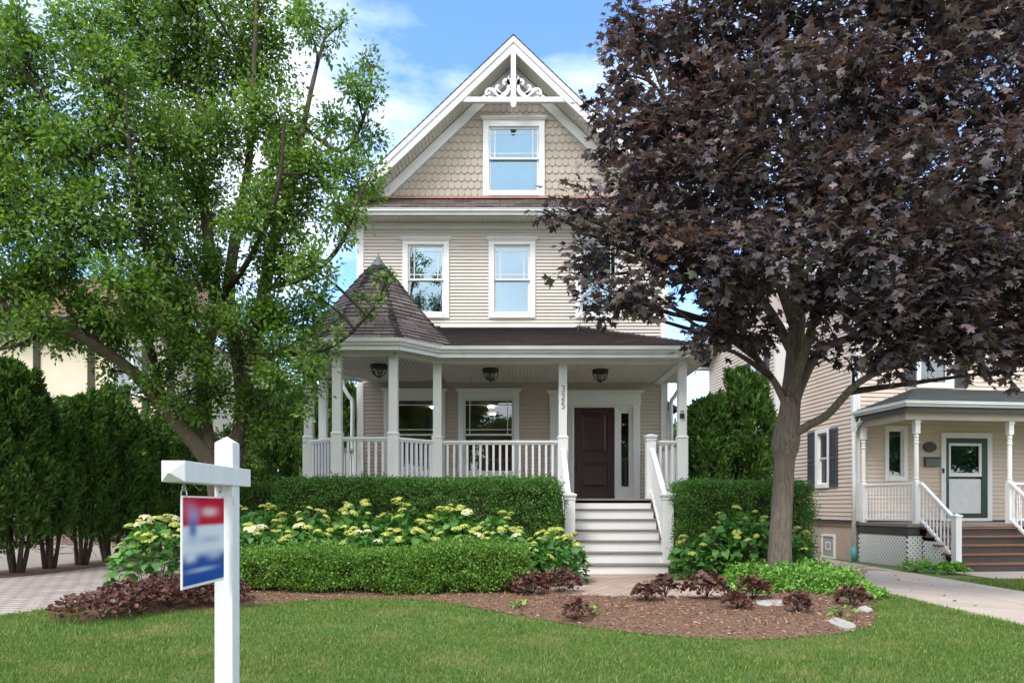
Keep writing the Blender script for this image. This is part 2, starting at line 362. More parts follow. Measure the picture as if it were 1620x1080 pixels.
# ---- windows
def window(xc,ow,z0,z1,head,sillz,yw,casw,glass,meet,blind=None,crown=.06,room=None,cas_bot=None):
    """xc centre, ow opening half width; z0..z1 opening; casing width casw"""
    mb=MB(); x0,x1=xc-ow,xc+ow
    pr=yw-.045; bk=yw+.10
    zb=cas_bot if cas_bot is not None else z0-casw
    mb.box(x0-casw,x0,pr,bk,zb,head); mb.box(x1,x1+casw,pr,bk,zb,head)
    mb.box(x0,x1,pr,bk,z1,head); mb.box(x0,x1,pr-.012,bk,zb,z0)
    # moulded crown
    prof=[(0,0),(.03,.012),(.045,.045),(.075,.05),(.075,.075),(0,.075)]
    a=x0-casw; b=x1+casw
    for k in range(len(prof)-1):
        (d0,h0),(d1,h1)=prof[k],prof[k+1]
        if h1==h0 : continue
    mb.hexa([(a-.01,pr-.01,head),(b+.01,pr-.01,head),(b+.01,bk-.05,head),(a-.01,bk-.05,head)],
            [(a-crown,pr-crown,head+.055),(b+crown,pr-crown,head+.055),(b+crown,bk-.05,head+.055),(a-crown,bk-.05,head+.055)])
    mb.box(a-crown,b+crown,pr-crown,bk-.05,head+.0551,head+.075)
    w=build('window',mb,m_white,house,bevel=.005)
    t=.04
    mb=MB()                                   # sashes
    for (za,zt,y) in ((meet-.02,z1,yw+.005),(z0,meet+.02,yw+.05)):
        mb.box(x0+.002,x0+t,y,y+.035,za,zt-.002); mb.box(x1-t,x1-.002,y,y+.035,za,zt-.002)
        mb.box(x0+t,x1-t,y,y+.035,zt-t,zt-.002); mb.box(x0+t,x1-t,y,y+.035,za,za+t)
    build('sash',mb,m_white,w,bevel=.004)
    mb=MB(); y=yw+.012; q=.018                # prairie muntins of the upper sash
    gx0,gx1,gz0,gz1=x0+t,x1-t,meet+.02,z1-t
    ins=.085*min(1,ow/.4)+.01
    for x in (gx0+ins,gx1-ins): mb.box(x-q/2,x+q/2,y,y+.02,gz0,gz1)
    for z in (gz0+ins,gz1-ins): mb.box(gx0,gx1,y+.002,y+.018,z-q/2,z+q/2)
    build('muntin',mb,m_white,w)
    mb=MB(); mb.box(gx0-.006,gx1+.006,yw+.020,yw+.026,gz0-.006,gz1+.006); build('pane',mb,glass,w)
    mb=MB(); mb.box(gx0-.006,gx1+.006,yw+.064,yw+.070,z0+t-.006,meet-.02+.006); build('pane',mb,glass,w)
    if blind:
        for (za,zt,mt) in blind:
            mb=MB(); mb.box(x0-.05,x1+.05,yw+.13,yw+.14,za,zt); build('blind',mb,mt,w)
    return w
for (c,) in pw:
    window(c,.56,1.92,3.57,3.72,1.85,YW,.125,m_glass,2.765)
window(W_up[0][0],.40,5.50,7.02,7.10,0,YW,.125,m_glass2,6.25,[(5.4,7.1,m_curt)])
window(W_up[1][0],.40,5.50,7.02,7.10,0,YW,.125,m_glass2,6.25,[(5.4,7.1,m_blind)])
window(W_up[2][0],.40,5.50,7.02,7.10,0,YW,.125,m_glass2,6.25,[(5.4,7.1,m_curt)])

# ---- room behind the porch windows
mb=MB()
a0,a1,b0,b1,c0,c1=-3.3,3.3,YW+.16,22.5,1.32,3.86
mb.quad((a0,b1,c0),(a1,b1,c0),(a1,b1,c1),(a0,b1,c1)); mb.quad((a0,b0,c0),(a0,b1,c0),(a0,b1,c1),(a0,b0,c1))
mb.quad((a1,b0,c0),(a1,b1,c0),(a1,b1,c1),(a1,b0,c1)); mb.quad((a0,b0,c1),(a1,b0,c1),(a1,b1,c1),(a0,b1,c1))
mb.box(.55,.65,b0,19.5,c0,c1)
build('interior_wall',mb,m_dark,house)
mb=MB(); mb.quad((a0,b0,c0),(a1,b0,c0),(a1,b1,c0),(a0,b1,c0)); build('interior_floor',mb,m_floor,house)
for x,y in ((-.56,19.0),(-.57,20.5),(-2.13,19.1)):
    mb=MB(); mb.lathe([(.085,0),(.085,.02)],(x,y,c1-.03),12); build('can_light',mb,m_bulb,house)
# a table with chairs seen dimly, and the stair seen through the sidelight
mb=MB()
for k in range(9): mb.box(1.6,2.9,18.0+k*.27,18.0+k*.27+.30,c0+.01+k*.19,c0+.19+k*.19)
for k in range(10): mb.box(1.58,1.62,18.0+k*.25,18.03+k*.25,c0+k*.18,c0+.9+k*.18)
mb.bar((1.6,17.9,c0+.9),(1.6,20.4,c0+2.7),.06,.06)
build('interior_stair',mb,pm('stair_paint',(.6,.56,.5),rough=.6),house)

# ---- entry: casing, door, sidelights
mb=MB(); pr=YW-.05; bk=YW+.1
xa,xb=.85,2.87
mb.box(xa,1.02,pr,bk,ZF,3.42); mb.box(2.72,xb,pr,bk,ZF,3.42)
mb.box(xa-.015,xb+.015,pr-.012,bk,3.42,3.66)
mb.hexa([(xa-.02,pr-.02,3.66),(xb+.02,pr-.02,3.66),(xb+.02,bk,3.66),(xa-.02,bk,3.66)],[(xa-.09,pr-.09,3.72),(xb+.09,pr-.09,3.72),(xb+.09,bk,3.72),(xa-.09,bk,3.72)])
mb.box(xa-.09,xb+.09,pr-.09,bk,3.7201,3.745)
mb.box(1.02,2.72,YW-.02,bk,3.375,3.42)
for x0,x1 in ((1.335,1.395),(2.305,2.365)): mb.box(x0,x1,YW-.025,bk,ZF,3.375)   # mullions
mb.box(1.02,2.72,YW-.06,bk,ZF,ZF+.03)
entry=build('door_casing',mb,m_white,house,bevel=.005)
def sidelight(x0,x1):
    mb=MB(); g0,g1=(x0+x1)/2-.085,(x0+x1)/2+.085; y=YW+.02
    mb.box(x0,g0,y,y+.045,ZF+.03,3.375); mb.box(g1,x1,y,y+.045,ZF+.03,3.375)
    mb.box(g0,g1,y,y+.045,ZF+.03,1.60); mb.box(g0,g1,y,y+.045,3.25,3.375)
    f=build('sidelight',mb,m_white,house,bevel=.004)
    mb=MB(); mb.box(g0-.005,g1+.005,y+.02,y+.026,1.595,3.255); build('pane',mb,m_glass,f)
sidelight(2.365,2.72); sidelight(1.02,1.335)
dx0,dx1=1.395,2.305; dz0,dz1=ZF+.035,3.375
mb=MB(); y=YW+.03
panels=[(dx0+.15,dx1-.15,2.35,dz1-.12),(dx0+.15,dx1-.15,dz0+.22,2.14)]
xs=[dx0,panels[0][0],panels[0][1],dx1]
mb.box(dx0,xs[1],y,y+.045,dz0,dz1); mb.box(xs[2],dx1,y,y+.045,dz0,dz1)
mb.box(xs[1],xs[2],y,y+.045,dz0,panels[1][2]); mb.box(xs[1],xs[2],y,y+.045,panels[1][3],panels[0][2]); mb.box(xs[1],xs[2],y,y+.045,panels[0][3],dz1)
for p in panels:
    a,b,c,d=p; s=.035; t=.05; yy=y+.022
    mb.box(a,b,yy,y+.04,c,d)
    mb.hexa([(a+s,yy,c+s),(b-s,yy,c+s),(b-s,yy,d-s),(a+s,yy,d-s)][::-1],[(a+s+t,yy-.016,c+s+t),(b-s-t,yy-.016,c+s+t),(b-s-t,yy-.016,d-s-t),(a+s+t,yy-.016,d-s-t)][::-1])
door=build('door',mb,m_door,house,bevel=.006)
mb=MB(); hx=dx0+.055
mb.box(hx-.025,hx+.025,y-.012,y,1.93,2.16)
mb.tube(cr([(hx,y-.01,2.14),(hx,y-.055,2.10),(hx,y-.055,1.99),(hx,y-.01,1.95)],5),.011,8)
build('door_handle',mb,m_black,door,bevel=.003)
mb=MB(); mb.box(hx-.032,hx+.032,y-.018,y,2.30,2.38); build('deadbolt',mb,m_black,door,bevel=.003)

# ---- gable wall with fish-scale shingles
SL=.956; ZA=11.04
mb=MB()
zb=8.05; hw=(ZA-zb)/SL+.05
def tri(mb,y,holes):
    x0,x1,z0,z1=holes
    mb.poly([(XC-hw,y,zb),(x0,y,zb),(x0,y,ZA-SL*(XC-x0) if x0<XC else ZA)])
    mb.poly([(x1,y,zb),(XC+hw,y,zb),(x1,y,ZA-SL*(x1-XC))])
    mb.quad((x0,y,zb),(x1,y,zb),(x1,y,z0),(x0,y,z0))
    mb.poly([(x0,y,z1),(x1,y,z1),(x1,y,ZA-SL*(x1-XC)),(XC,y,ZA),(x0,y,ZA-SL*(XC-x0))])
aw=(XC+.01-.56,XC+.01+.56,8.22,9.66)
tri(mb,YW+.005,aw)
gw=build('gable_wall',mb,m_siding,house)
mb=MB(); rowh=.172; cw=.146
row=0; z=8.10
while z<10.9:
    off=cw/2 if row%2 else 0
    hwz=(ZA-z-.05)/SL+.1
    n=int(hwz/cw)+2
    plain=abs(z-(8.10+rowh*10))<.01
    for k in range(-n,n+1):
        xc=XC+k*cw+off
        if abs(xc-XC)>hwz: continue
        if aw[0]-.10<xc<aw[1]+.10 and aw[2]-.25<z<aw[3]+.05: continue
        w=cw*.485; zt=z+rowh*1.25
        if plain: pts=[(xc-w,z),(xc+w,z)]
        else: pts=[(xc-w*math.cos(a),z+w*(1-math.sin(a))) for a in [math.pi*q/8 for q in range(9)]]
        pts=pts+[(xc+w,zt),(xc-w,zt)]
        o=lambda zz:.024-.020*(zz-z)/(rowh*1.25)
        jz=random.uniform(-.003,.003)
        vs=[(x,YW-o(zz),zz+jz) for x,zz in pts]; n0=len(vs)
        vs+= [(x,YW-.001,zz+jz) for x,zz in pts]
        mb.add(vs,[tuple(range(n0))]+[(i,i+n0,(i+1)%n0+n0,(i+1)%n0) for i in range(n0)])
    z+=rowh; row+=1
build('scallop_shingle',mb,m_shake,gw)
# rake trim on the wall
def rake(mb,y0,y1,ztop,h,xe,xs=0):
    for s in (-1,1):
        mb.prism([(XC+s*xs,ztop-SL*xs),(XC+s*xe,ztop-SL*xe),(XC+s*xe,ztop-h-SL*xe),(XC+s*xs,ztop-h-SL*xs)],y0,y1)
mb=MB(); rake(mb,YW-.05,YW-.002,ZA-.01,.27,3.2); build('frieze_board',mb,m_white,house,bevel=.004)
mb=MB(); rake(mb,15.27,15.31,11.36,.33,3.46); rake(mb,15.243,15.30,11.362,.14,3.48); rake(mb,15.255,15.305,11.10,.075,3.46)
build('barge_board',mb,m_gutter,house,bevel=.006)
mb=MB()                                             # ribbed soffit under the rake
for s in (-1,1):
    x=0
    while x<3.5:
        x2=min(x+.075,3.5)
        for xa,xb_,dz in ((x,x+.062,0),(x+.062,x2,.012)):
            mb.quad((XC+s*xa,15.31,ZA+.01+dz-SL*xa),(XC+s*xb_,15.31,ZA+.01+dz-SL*xb_),(XC+s*xb_,YW-.04,ZA+.01+dz-SL*xb_),(XC+s*xa,YW-.04,ZA+.01+dz-SL*xa))
        x=x2
build('gable_soffit',mb,m_soffit,house)

# attic window
window(XC+.01,.56,8.22,9.66,9.79,0,YW-.02,.13,m_glass3,8.96,[(8.1,9.7,m_atticsky)],crown=.05,cas_bot=8.10)  # panel behind these panes carries the painted sky reflection

# gable ornament
orn_y0,orn_y1=15.235,15.325
mb=MB(); mb.prism([(XC-1.10,9.92),(XC+1.12,9.92),(XC+1.03,10.03),(XC-1.01,10.03)],15.245,15.32)
ob=build('gable_ornament',mb,m_old,house,bevel=.006,)
mb=MB(); mb.box(XC-.056,XC+.056,15.22,15.33,9.93,11.06)
mb.prism([(XC-.072,10.04),(XC-.072,9.90),(XC-.055,9.86),(XC-.048,9.81),(XC-.02,9.785),(XC+.02,9.785),(XC+.048,9.81),(XC+.055,9.86),(XC+.072,9.90),(XC+.072,10.04)],15.21,15.335)
build('king_post',mb,m_old,ob,bevel=.006)
def oz(px,pz): return ((px-783)*.001655, 10.035-(pz-780)*.001655)
curves=[([(738,500),(715,560),(722,640),(705,700),(660,745),(610,752),(560,725),(520,690),(470,678),(432,705),(430,752),(452,775)],[.05,.065,.075,.085,.09,.09,.085,.08,.075,.07,.06,.05]),
        ([(722,620),(712,570),(685,552),(658,568),(652,600),(676,614)],[.07,.065,.06,.05,.045,.05]),
        ([(620,745),(580,705),(562,660),(572,632),(600,630)],[.08,.07,.06,.05,.045]),
        ([(470,690),(455,720),(478,735)],[.05,.045,.05]),
        ([(735,495),(750,560),(752,680)],[.03,.06,.05]),
        ([(370,778),(410,765),(440,768),(490,778)],[.02,.035,.03,.02])]
for s in (1,-1):
    mb=MB()
    for cpts,ws in curves:
        pts=[oz(*p) for p in cpts]; pp=cr([(XC+s*x,z,0) for x,z in pts],5)
        mb.ribbon([(p.x,p.y) for p in pp],lerp_r(ws,5),15.262,15.30)
    build('scrollwork',mb,m_old,ob)

# ---- shingled roofs (stepped courses)
def clip(poly,key,v,keep_ge):
    out=[];n=len(poly)
    for i in range(n):
        a=poly[i];b=poly[(i+1)%n];ka=key(a)-v;kb=key(b)-v
        if not keep_ge: ka,kb=-ka,-kb
        if ka>=0: out.append(a)
        if (ka>=0)!=(kb>=0):
            t=ka/(ka-kb); out.append(a+(b-a)*t)
    return out
def shingled(mb,pts,expo=.13,lift=.014,phase=0):
    pts=[Vector(p) for p in pts]
    nrm=Vector((0,0,0))
    for i in range(len(pts)): nrm+=pts[i].cross(pts[(i+1)%len(pts)])
    nrm.normalize()
    if nrm.z<0: nrm=-nrm
    e=Vector((0,0,1)).cross(nrm).normalized(); s=nrm.cross(e).normalized()
    if s.z<0: s=-s
    o=pts[0]; vv=[(p-o).dot(s) for p in pts]; v0=min(vv); v1=max(vv)
    n=int(math.ceil((v1-v0)/expo))
    for i in range(n):
        a=v0+i*expo;b=min(a+expo,v1)
        q=clip(clip(pts,lambda p:(p-o).dot(s),a,True),lambda p:(p-o).dot(s),b,False)
        if len(q)<3: continue
        qq=[p+nrm*(lift*(1-((p-o).dot(s)-a)/expo)) for p in q]
        jit=0
        uv=[((p-o).dot(e)+50+jit,(p-o).dot(s)-v0+.004+phase) for p in q]
        mb.poly(qq,uv)
        low=[p for p in q if abs((p-o).dot(s)-a)<1e-5]
        if len(low)>=2:
            low.sort(key=lambda p:(p-o).dot(e)); p,r=low[0],low[-1]
            mb.poly([p+nrm*lift,r+nrm*lift,r-nrm*.004,p-nrm*.004],[(0,.001)]*4)
# main roof
ZR=11.385; xe=3.60
mb=MB()
for s in (-1,1):
    f=[(XC,15.235,ZR),(XC+s*xe,15.235,ZR-SL*xe),(XC+s*xe,27.3,ZR-SL*xe),(XC,27.3,ZR)]
    shingled(mb,f,.14,.008)
    mb.hexa([(XC,15.236,ZR-.022),(XC+s*xe,15.236,ZR-.022-SL*xe),(XC+s*xe,27.3,ZR-.022-SL*xe),(XC,27.3,ZR-.022)],[(XC,15.236,ZR-.004),(XC+s*xe,15.236,ZR-.004-SL*xe),(XC+s*xe,27.3,ZR-.004-SL*xe),(XC,27.3,ZR-.004)])
roof=build('roof',mb,m_roof,house)
mb=MB()   # pent roof strip across the gable
shingled(mb,[(-3.72,15.27,7.64),(3.78,15.27,7.64),(3.78,YW,8.06),(-3.72,YW,8.06)],.13)
build('pent_roof',mb,m_roof,house)
mb=MB(); mb.hexa([(-3.05,15.70,8.035),(3.1,15.70,8.035),(3.1,YW-.03,8.085),(-3.05,YW-.03,8.085)],[(-3.05,15.70,8.045),(3.1,15.70,8.045),(3.1,YW-.03,8.12),(-3.05,YW-.03,8.12)])
build('flashing',mb,m_coprflash,house)
mb=MB(); mb.quad((XL,27.0,7.5),(XR,27.0,7.5),(XC,27.0,ZR-.1),(XC,27.0,ZR-.1)); build('gable_wall',mb,m_siding,house)
# gutters (K profile) along a polyline of eave corners
def gutter(mb,pts,ztop,h=.12,d=.11,closed=False):
    # profile (outward, z): drawn along the mitred polyline; outward = right-hand side of travel
    prof=[(-.02,0),(d,0),(d,-.018),(d-.012,-.022),(d-.004,-.05),(d-.045,-.095),(d-.05,-h),(-.02,-h)]
    pts=[Vector((p[0],p[1])) for p in pts]; n=len(pts); rings=[]
    for i,p in enumerate(pts):
        d0=(pts[i]-pts[i-1]).normalized() if i>0 else (pts[1]-pts[0]).normalized()
        d1=(pts[i+1]-pts[i]).normalized() if i<n-1 else d0
        n0=Vector((d0.y,-d0.x)); n1=Vector((d1.y,-d1.x)); m=(n0+n1); m=m/max(m.dot(n0),.2)
        rings.append([(p.x+m.x*o,p.y+m.y*o,ztop+z) for o,z in prof])
    k=len(prof); vs=[q for r in rings for q in r]; fs=[]
    for i in range(n-1):
        for j in range(k): fs.append((i*k+j,(i+1)*k+j,(i+1)*k+(j+1)%k,i*k+(j+1)%k))
    fs.append(tuple(range(k))); fs.append(tuple((n-1)*k+j for j in range(k-1,-1,-1)))
    mb.add(vs,fs)
mb=MB(); gutter(mb,[(-3.74,27.2),(-3.70,15.36),(3.76,15.36),(3.80,27.2)],7.63,.13,.10)
# tie to left travel: front run goes left->right, outward = -y
build('gutter',mb,m_gutter,house)
# eave soffit (front + sides)
def ribs(mb,x0,x1,y0,y1,z,step=.085,gap=.012,depth=.010):
    x=x0
    while x<x1-1e-6:
        xm=min(x+step-gap,x1); x2=min(x+step,x1)
        mb.quad((x,y0,z),(xm,y0,z),(xm,y1,z),(x,y1,z))
        if x2>xm: 
            mid=(xm+x2)/2
            mb.quad((xm,y0,z),(mid,y0,z+depth),(mid,y1,z+depth),(xm,y1,z)); mb.quad((mid,y0,z+depth),(x2,y0,z),(x2,y1,z),(mid,y1,z+depth))
        x=x2
mb=MB(); ribs(mb,-3.70,3.76,15.34,YW,7.53)
mb.quad((-3.74,YW,7.53),(XL,YW,7.53),(XL,27.2,7.53),(-3.74,27.2,7.53)); mb.quad((XR,YW,7.53),(3.8,YW,7.53),(3.8,27.2,7.53),(XR,27.2,7.53))
build('soffit',mb,m_soffit,house)
mb=MB(); mb.box(-3.70,3.76,15.345,15.37,7.50,7.632)
for x in (-3.66,3.68): mb.box(x,x+.025,15.371,27.2,7.50,7.90)
build('fascia',mb,m_white,house)

# ------------------------------------------------------------------ porch
CX,CY=-2.657,13.98; AP=1.231; HS=AP*math.tan(R(22.5))
def octv(ap,z):     # corners, starting front right going left (clockwise seen from above)
    h=ap*math.tan(R(22.5))
    return [(CX+h,CY-ap,z),(CX-h,CY-ap,z),(CX-ap,CY-h,z),(CX-ap,CY+h,z),(CX-h,CY+ap,z),(CX+h,CY+ap,z),(CX+ap,CY+h,z),(CX+ap,CY-h,z)]
YC=13.45; YE=13.0; ZG=4.10
# floor deck
mb=MB(); o=octv(AP+.12,0)
mb.prism([(p[0],p[1]) for p in o],ZF-.09,ZF,lambda x,y,z:(x,y,z))
mb.box(CX+AP+.05,3.38,YC-.14,YW-.06,ZF-.089,ZF+.001)
mb.box(XL-.3,CX+AP+.05,CY+HS,YW-.06,ZF-.0905,ZF-.001)
build('porch_floor',mb,m_tread,house,bevel=.006)
mb=MB(); o=octv(AP+.04,0)
mb.prism([(p[0],p[1]) for p in o],0,ZF-.091,lambda x,y,z:(x,y,z)); mb.box(-1.2,.95,YC-.05,YC,0,ZF-.092); mb.box(2.72,3.30,YC-.05,YC,0,ZF-.092); mb.box(3.26,3.30,YC,YW,0,ZF-.092)
mb.box(.9,2.75,YC+.2,YC+.25,0,ZF-.092)
build('porch_skirt',mb,m_skirt,house)
# ceiling: ribbed boards
mb=MB(); ribs(mb,CX+AP-.05,3.72,YE+.03,YW,ZC,.075,.014,.012)
build('porch_ceiling',mb,m_soffit,house)
mb=MB(); oc=octv(AP+.36,ZC+.001)
x=CX-AP-.36
while x<CX+AP+.3:      # octagon ceiling boards, clipped to the octagon
    poly=[Vector(p) for p in oc]
    for (u0,u1,dz) in ((x,x+.061,0),(x+.061,x+.075,.012)):
        q=clip(clip(poly,lambda p:p.x,u0,True),lambda p:p.x,min(u1,CX+AP-.05),False)
        if len(q)>2: mb.poly([(p.x,p.y,p.z+dz) for p in q])
    x+=.075
build('porch_ceiling',mb,m_soffit,house)
# frieze beam over the columns (a shallow box under the eave)
oe=octv(AP+.0,0)
mb=MB()
bp=[(3.25,YW-.03),(3.25,YC),(oe[7][0],YC)]
mb.box(3.17,3.33,YC-.08,YW-.03,ZC-.035,ZC+.1); mb.box(oe[7][0],3.17,YC-.08,YC+.08,ZC-.034,ZC+.1)
for a,b in ((7,0),(0,1),(1,2),(2,3),(3,4)):
    mb.bar((oe[a][0],oe[a][1],ZC+.033),(oe[b][0],oe[b][1],ZC+.033),.15,.134)
build('porch_beam',mb,m_white,house)
# fascia + gutter round the eave
ge=octv(1.62,0)
path=[(ge[4][0],ge[4][1]),(ge[3][0],ge[3][1]),(ge[2][0],ge[2][1]),(ge[1][0],ge[1][1]),(ge[0][0],ge[0][1])]
xj=ge[0][0]+(YE-ge[0][1])
path+=[(xj,YE),(3.70,YE),(3.70,YW-.03)]
mb=MB(); gutter(mb,path,ZG,.115,.10)
build('porch_gutter',mb,m_gutter,house)
mb=MB()
for (a,b) in zip(path[:-1],path[1:]):
    mb.bar((a[0],a[1],ZG-.095),(b[0],b[1],ZG-.095),.03,.20)
build('porch_fascia',mb,m_gutter,house)
# porch roof: front slope and right slope, hip between
xh=1.45; zt=5.18
mb=MB()
shingled(mb,[(-3.3,YE-.05,ZG),(3.76,YE-.05,ZG),(xh,YW,zt),(-3.3,YW,zt)],.125)
shingled(mb,[(3.76,YE-.05,ZG),(3.76,YW,ZG),(xh,YW,zt)],.125)
mb.poly([(-3.3,YE-.05,ZG),(-3.3,YW,zt),(-3.3,YW,ZG)],[(0,0)]*3)
pr_=build('porch_roof',mb,m_roof,house)
mb=MB()                                   # hip cap shingles
A=Vector((3.76,YE-.05,ZG+.012)); B=Vector((xh,YW,zt+.012))
n=26
for i in range(n):
    p=A+(B-A)*(i/n); q=A+(B-A)*((i+1.15)/n)
    sx=Vector((.11,0,-.045)); sy=Vector((-.06,-.10,-.045))
    mb.add([p+Vector((0,0,.022)),p+sx,q+sx,q+Vector((0,0,.006)),p+sy,q+sy],[(0,1,2,3),(0,3,5,4),(0,4,1)])
build('hip_cap',mb,m_roof,pr_)
mb=MB(); mb.box(-1.6,xh,YW-.075,YW-.015,zt-.03,zt+.035); build('flashing',mb,m_gutter,pr_)
# turret roof
za=6.08; er=1.68
mb=MB(); eo=octv(er,ZG); ap=Vector((CX,CY,za)); 
def prof(t):  # bell-cast: a little lower near the eave
    return ZG+(za-ZG)*(t-.10*math.sin(math.pi*t)*(1-t))
mids=[.0,.28,1.0]
for i in range(8):
    a=Vector(eo[i]);b=Vector(eo[(i+1)%8])
    for t0,t1 in zip(mids[:-1],mids[1:]):
        def pt(v,t): 
            return Vector((v.x+(CX-v.x)*t,v.y+(CY-v.y)*t,prof(t)))
        q=[pt(a,t0),pt(b,t0),pt(b,t1),pt(a,t1)] if t1<1 else [pt(a,t0),pt(b,t0),ap]
        shingled(mb,q,.115,.014,phase=t0*3.45)
tur=build('turret_roof',mb,m_roof,house)
mb=MB()
for i in range(8):
    v=Vector(eo[i]); out=Vector((v.x-CX,v.y-CY,0)).normalized(); sd=Vector((-out.y,out.x,0))
    n=17
    for k in range(n):
        t0=k/n*.9; t1=(k+1.25)/n*.9
        p=Vector((v.x+(CX-v.x)*t0,v.y+(CY-v.y)*t0,prof(t0))); q=Vector((v.x+(CX-v.x)*t1,v.y+(CY-v.y)*t1,prof(t1)))
        w=.085; up=Vector((0,0,.03))+out*.02; up2=Vector((0,0,.012))+out*.008
        dn=-out*.035
        mb.add([p+up,p+sd*w+dn*1.0+up*.45,q+sd*w+dn+up2*.4,q+up2,p-sd*w+dn+up*.45,q-sd*w+dn+up2*.4],[(0,1,2,3),(0,3,5,4),(0,4,1)])
build('hip_cap',mb,m_roof,tur)
mb=MB(); 
cp=[(.30,-.345),(.26,-.30),(.15,-.14),(.045,.0),(.012,.06),(0.003,.12)]
vs=[];n=8
for r,z in cp:
    for k in range(n):
        a=math.pi*2*(k+.5)/n; vs.append((CX+r*math.cos(a),CY+r*math.sin(a),za-.0+z))
fs=[(i*n+k,i*n+(k+1)%n,(i+1)*n+(k+1)%n,(i+1)*n+k) for i in range(len(cp)-1) for k in range(n)]
mb.add(vs,fs); build('turret_cap',mb,m_copper,tur)

# columns
def column(x,y,rot=0,zb=ZF):
    mb=MB()
    c,s=math.cos(rot),math.sin(rot)
    def sq(h,z): return [(x+a*c-b*s,y+a*s+b*c,z) for a,b in ((-h,-h),(h,-h),(h,h),(-h,h))]
    mb.hexa(sq(.098,zb),sq(.098,2.44)); mb.hexa(sq(.098,2.4401),sq(.106,2.46)); mb.hexa(sq(.106,2.4601),sq(.106,2.475)); mb.hexa(sq(.106,2.4751),sq(.079,2.51)); mb.hexa(sq(.079,2.5101),sq(.079,ZC-.03))
    return build('column',mb,m_white,house,bevel=.004)
ov=octv(AP,0)
cols=[(3.25,YC,0),(.97,YC,0),(ov[7][0],YC,0),(ov[0][0],ov[0][1],0),(ov[1][0],ov[1][1],0),(ov[2][0],ov[2][1],0),(ov[3][0],ov[3][1],0)]
colobjs=[column(x,y,r) for x,y,r in cols]
# railings with separate balusters
def railing(p,q,nb,inset=.10,zl=1.42,zu=2.42):
    p=Vector((*p,0));q=Vector((*q,0));d=(q-p).normalized(); a=p+d*inset;b=q-d*inset
    mb=MB(); mb.bar((a.x,a.y,zu-.03),(b.x,b.y,zu-.03),.10,.045); mb.bar((a.x,a.y,zu-.068),(b.x,b.y,zu-.068),.06,.035)
    r=build('railing',mb,m_white,house,bevel=.006)
    mb=MB(); mb.bar((a.x,a.y,zl),(b.x,b.y,zl),.07,.06); build('bottom_rail',mb,m_white,r,bevel=.006)
    L=(b-a).length; first=None
    for k in range(nb):
        t=(k+.75)/(nb+.5); c=a+(b-a)*t
        if first is None:
            mb=MB(); h=.021; s=d*h; w=Vector((-d.y,d.x,0))*h
            mb.hexa([c-s-w+Vector((0,0,zl+.03)),c+s-w+Vector((0,0,zl+.03)),c+s+w+Vector((0,0,zl+.03)),c-s+w+Vector((0,0,zl+.03))],
                    [c-s-w+Vector((0,0,zu-.0875)),c+s-w+Vector((0,0,zu-.0875)),c+s+w+Vector((0,0,zu-.0875)),c-s+w+Vector((0,0,zu-.0875))])
            first=build('baluster',mb,m_white,r); c0=c
        else: copy_part(first,r,c.x-c0.x,c.y-c0.y)
    return r
railing((ov[7][0],YC),(.97,YC),17)
railing(ov[7][:2],ov[0][:2],7); railing(ov[0][:2],ov[1][:2],6); railing(ov[1][:2],ov[2][:2],7); railing(ov[2][:2],ov[3][:2],7)
railing(ov[3][:2],(XL,YW-.03),9)
railing((2.65,YC),(3.25,YC),3); railing((3.25,YC),(3.25,YW-.03),16)
def newel(x,y,z0,z1,h=.09):
    mb=MB(); mb.box(x-h,x+h,y-h,y+h,z0,z1-.10)
    mb.box(x-h-.012,x+h+.012,y-h-.012,y+h+.012,z1-.13,z1-.105)
    mb.hexa([(x-h-.004,y-h-.004,z1-.0999),(x+h+.004,y-h-.004,z1-.0999),(x+h+.004,y+h+.004,z1-.0999),(x-h-.004,y+h+.004,z1-.0999)],[(x-h-.028,y-h-.028,z1-.06),(x+h+.028,y-h-.028,z1-.06),(x+h+.028,y+h+.028,z1-.06),(x-h-.028,y+h+.028,z1-.06)])
    mb.box(x-h-.028,x+h+.028,y-h-.028,y+h+.028,z1-.0599,z1-.035)
    mb.hexa([(x-h-.02,y-h-.02,z1-.0349),(x+h+.02,y-h-.02,z1-.0349),(x+h+.02,y+h+.02,z1-.0349),(x-h-.02,y+h+.02,z1-.0349)],[(x-.02,y-.02,z1),(x+.02,y-.02,z1),(x+.02,y+.02,z1),(x-.02,y+.02,z1)])
    return build('newel_post',mb,m_white,house,bevel=.004)
newel(2.65,YC,ZF,2.54)
nz=1.40; ny=12.06
newel(.987,ny,.185,nz); newel(2.667,ny,.185,nz)
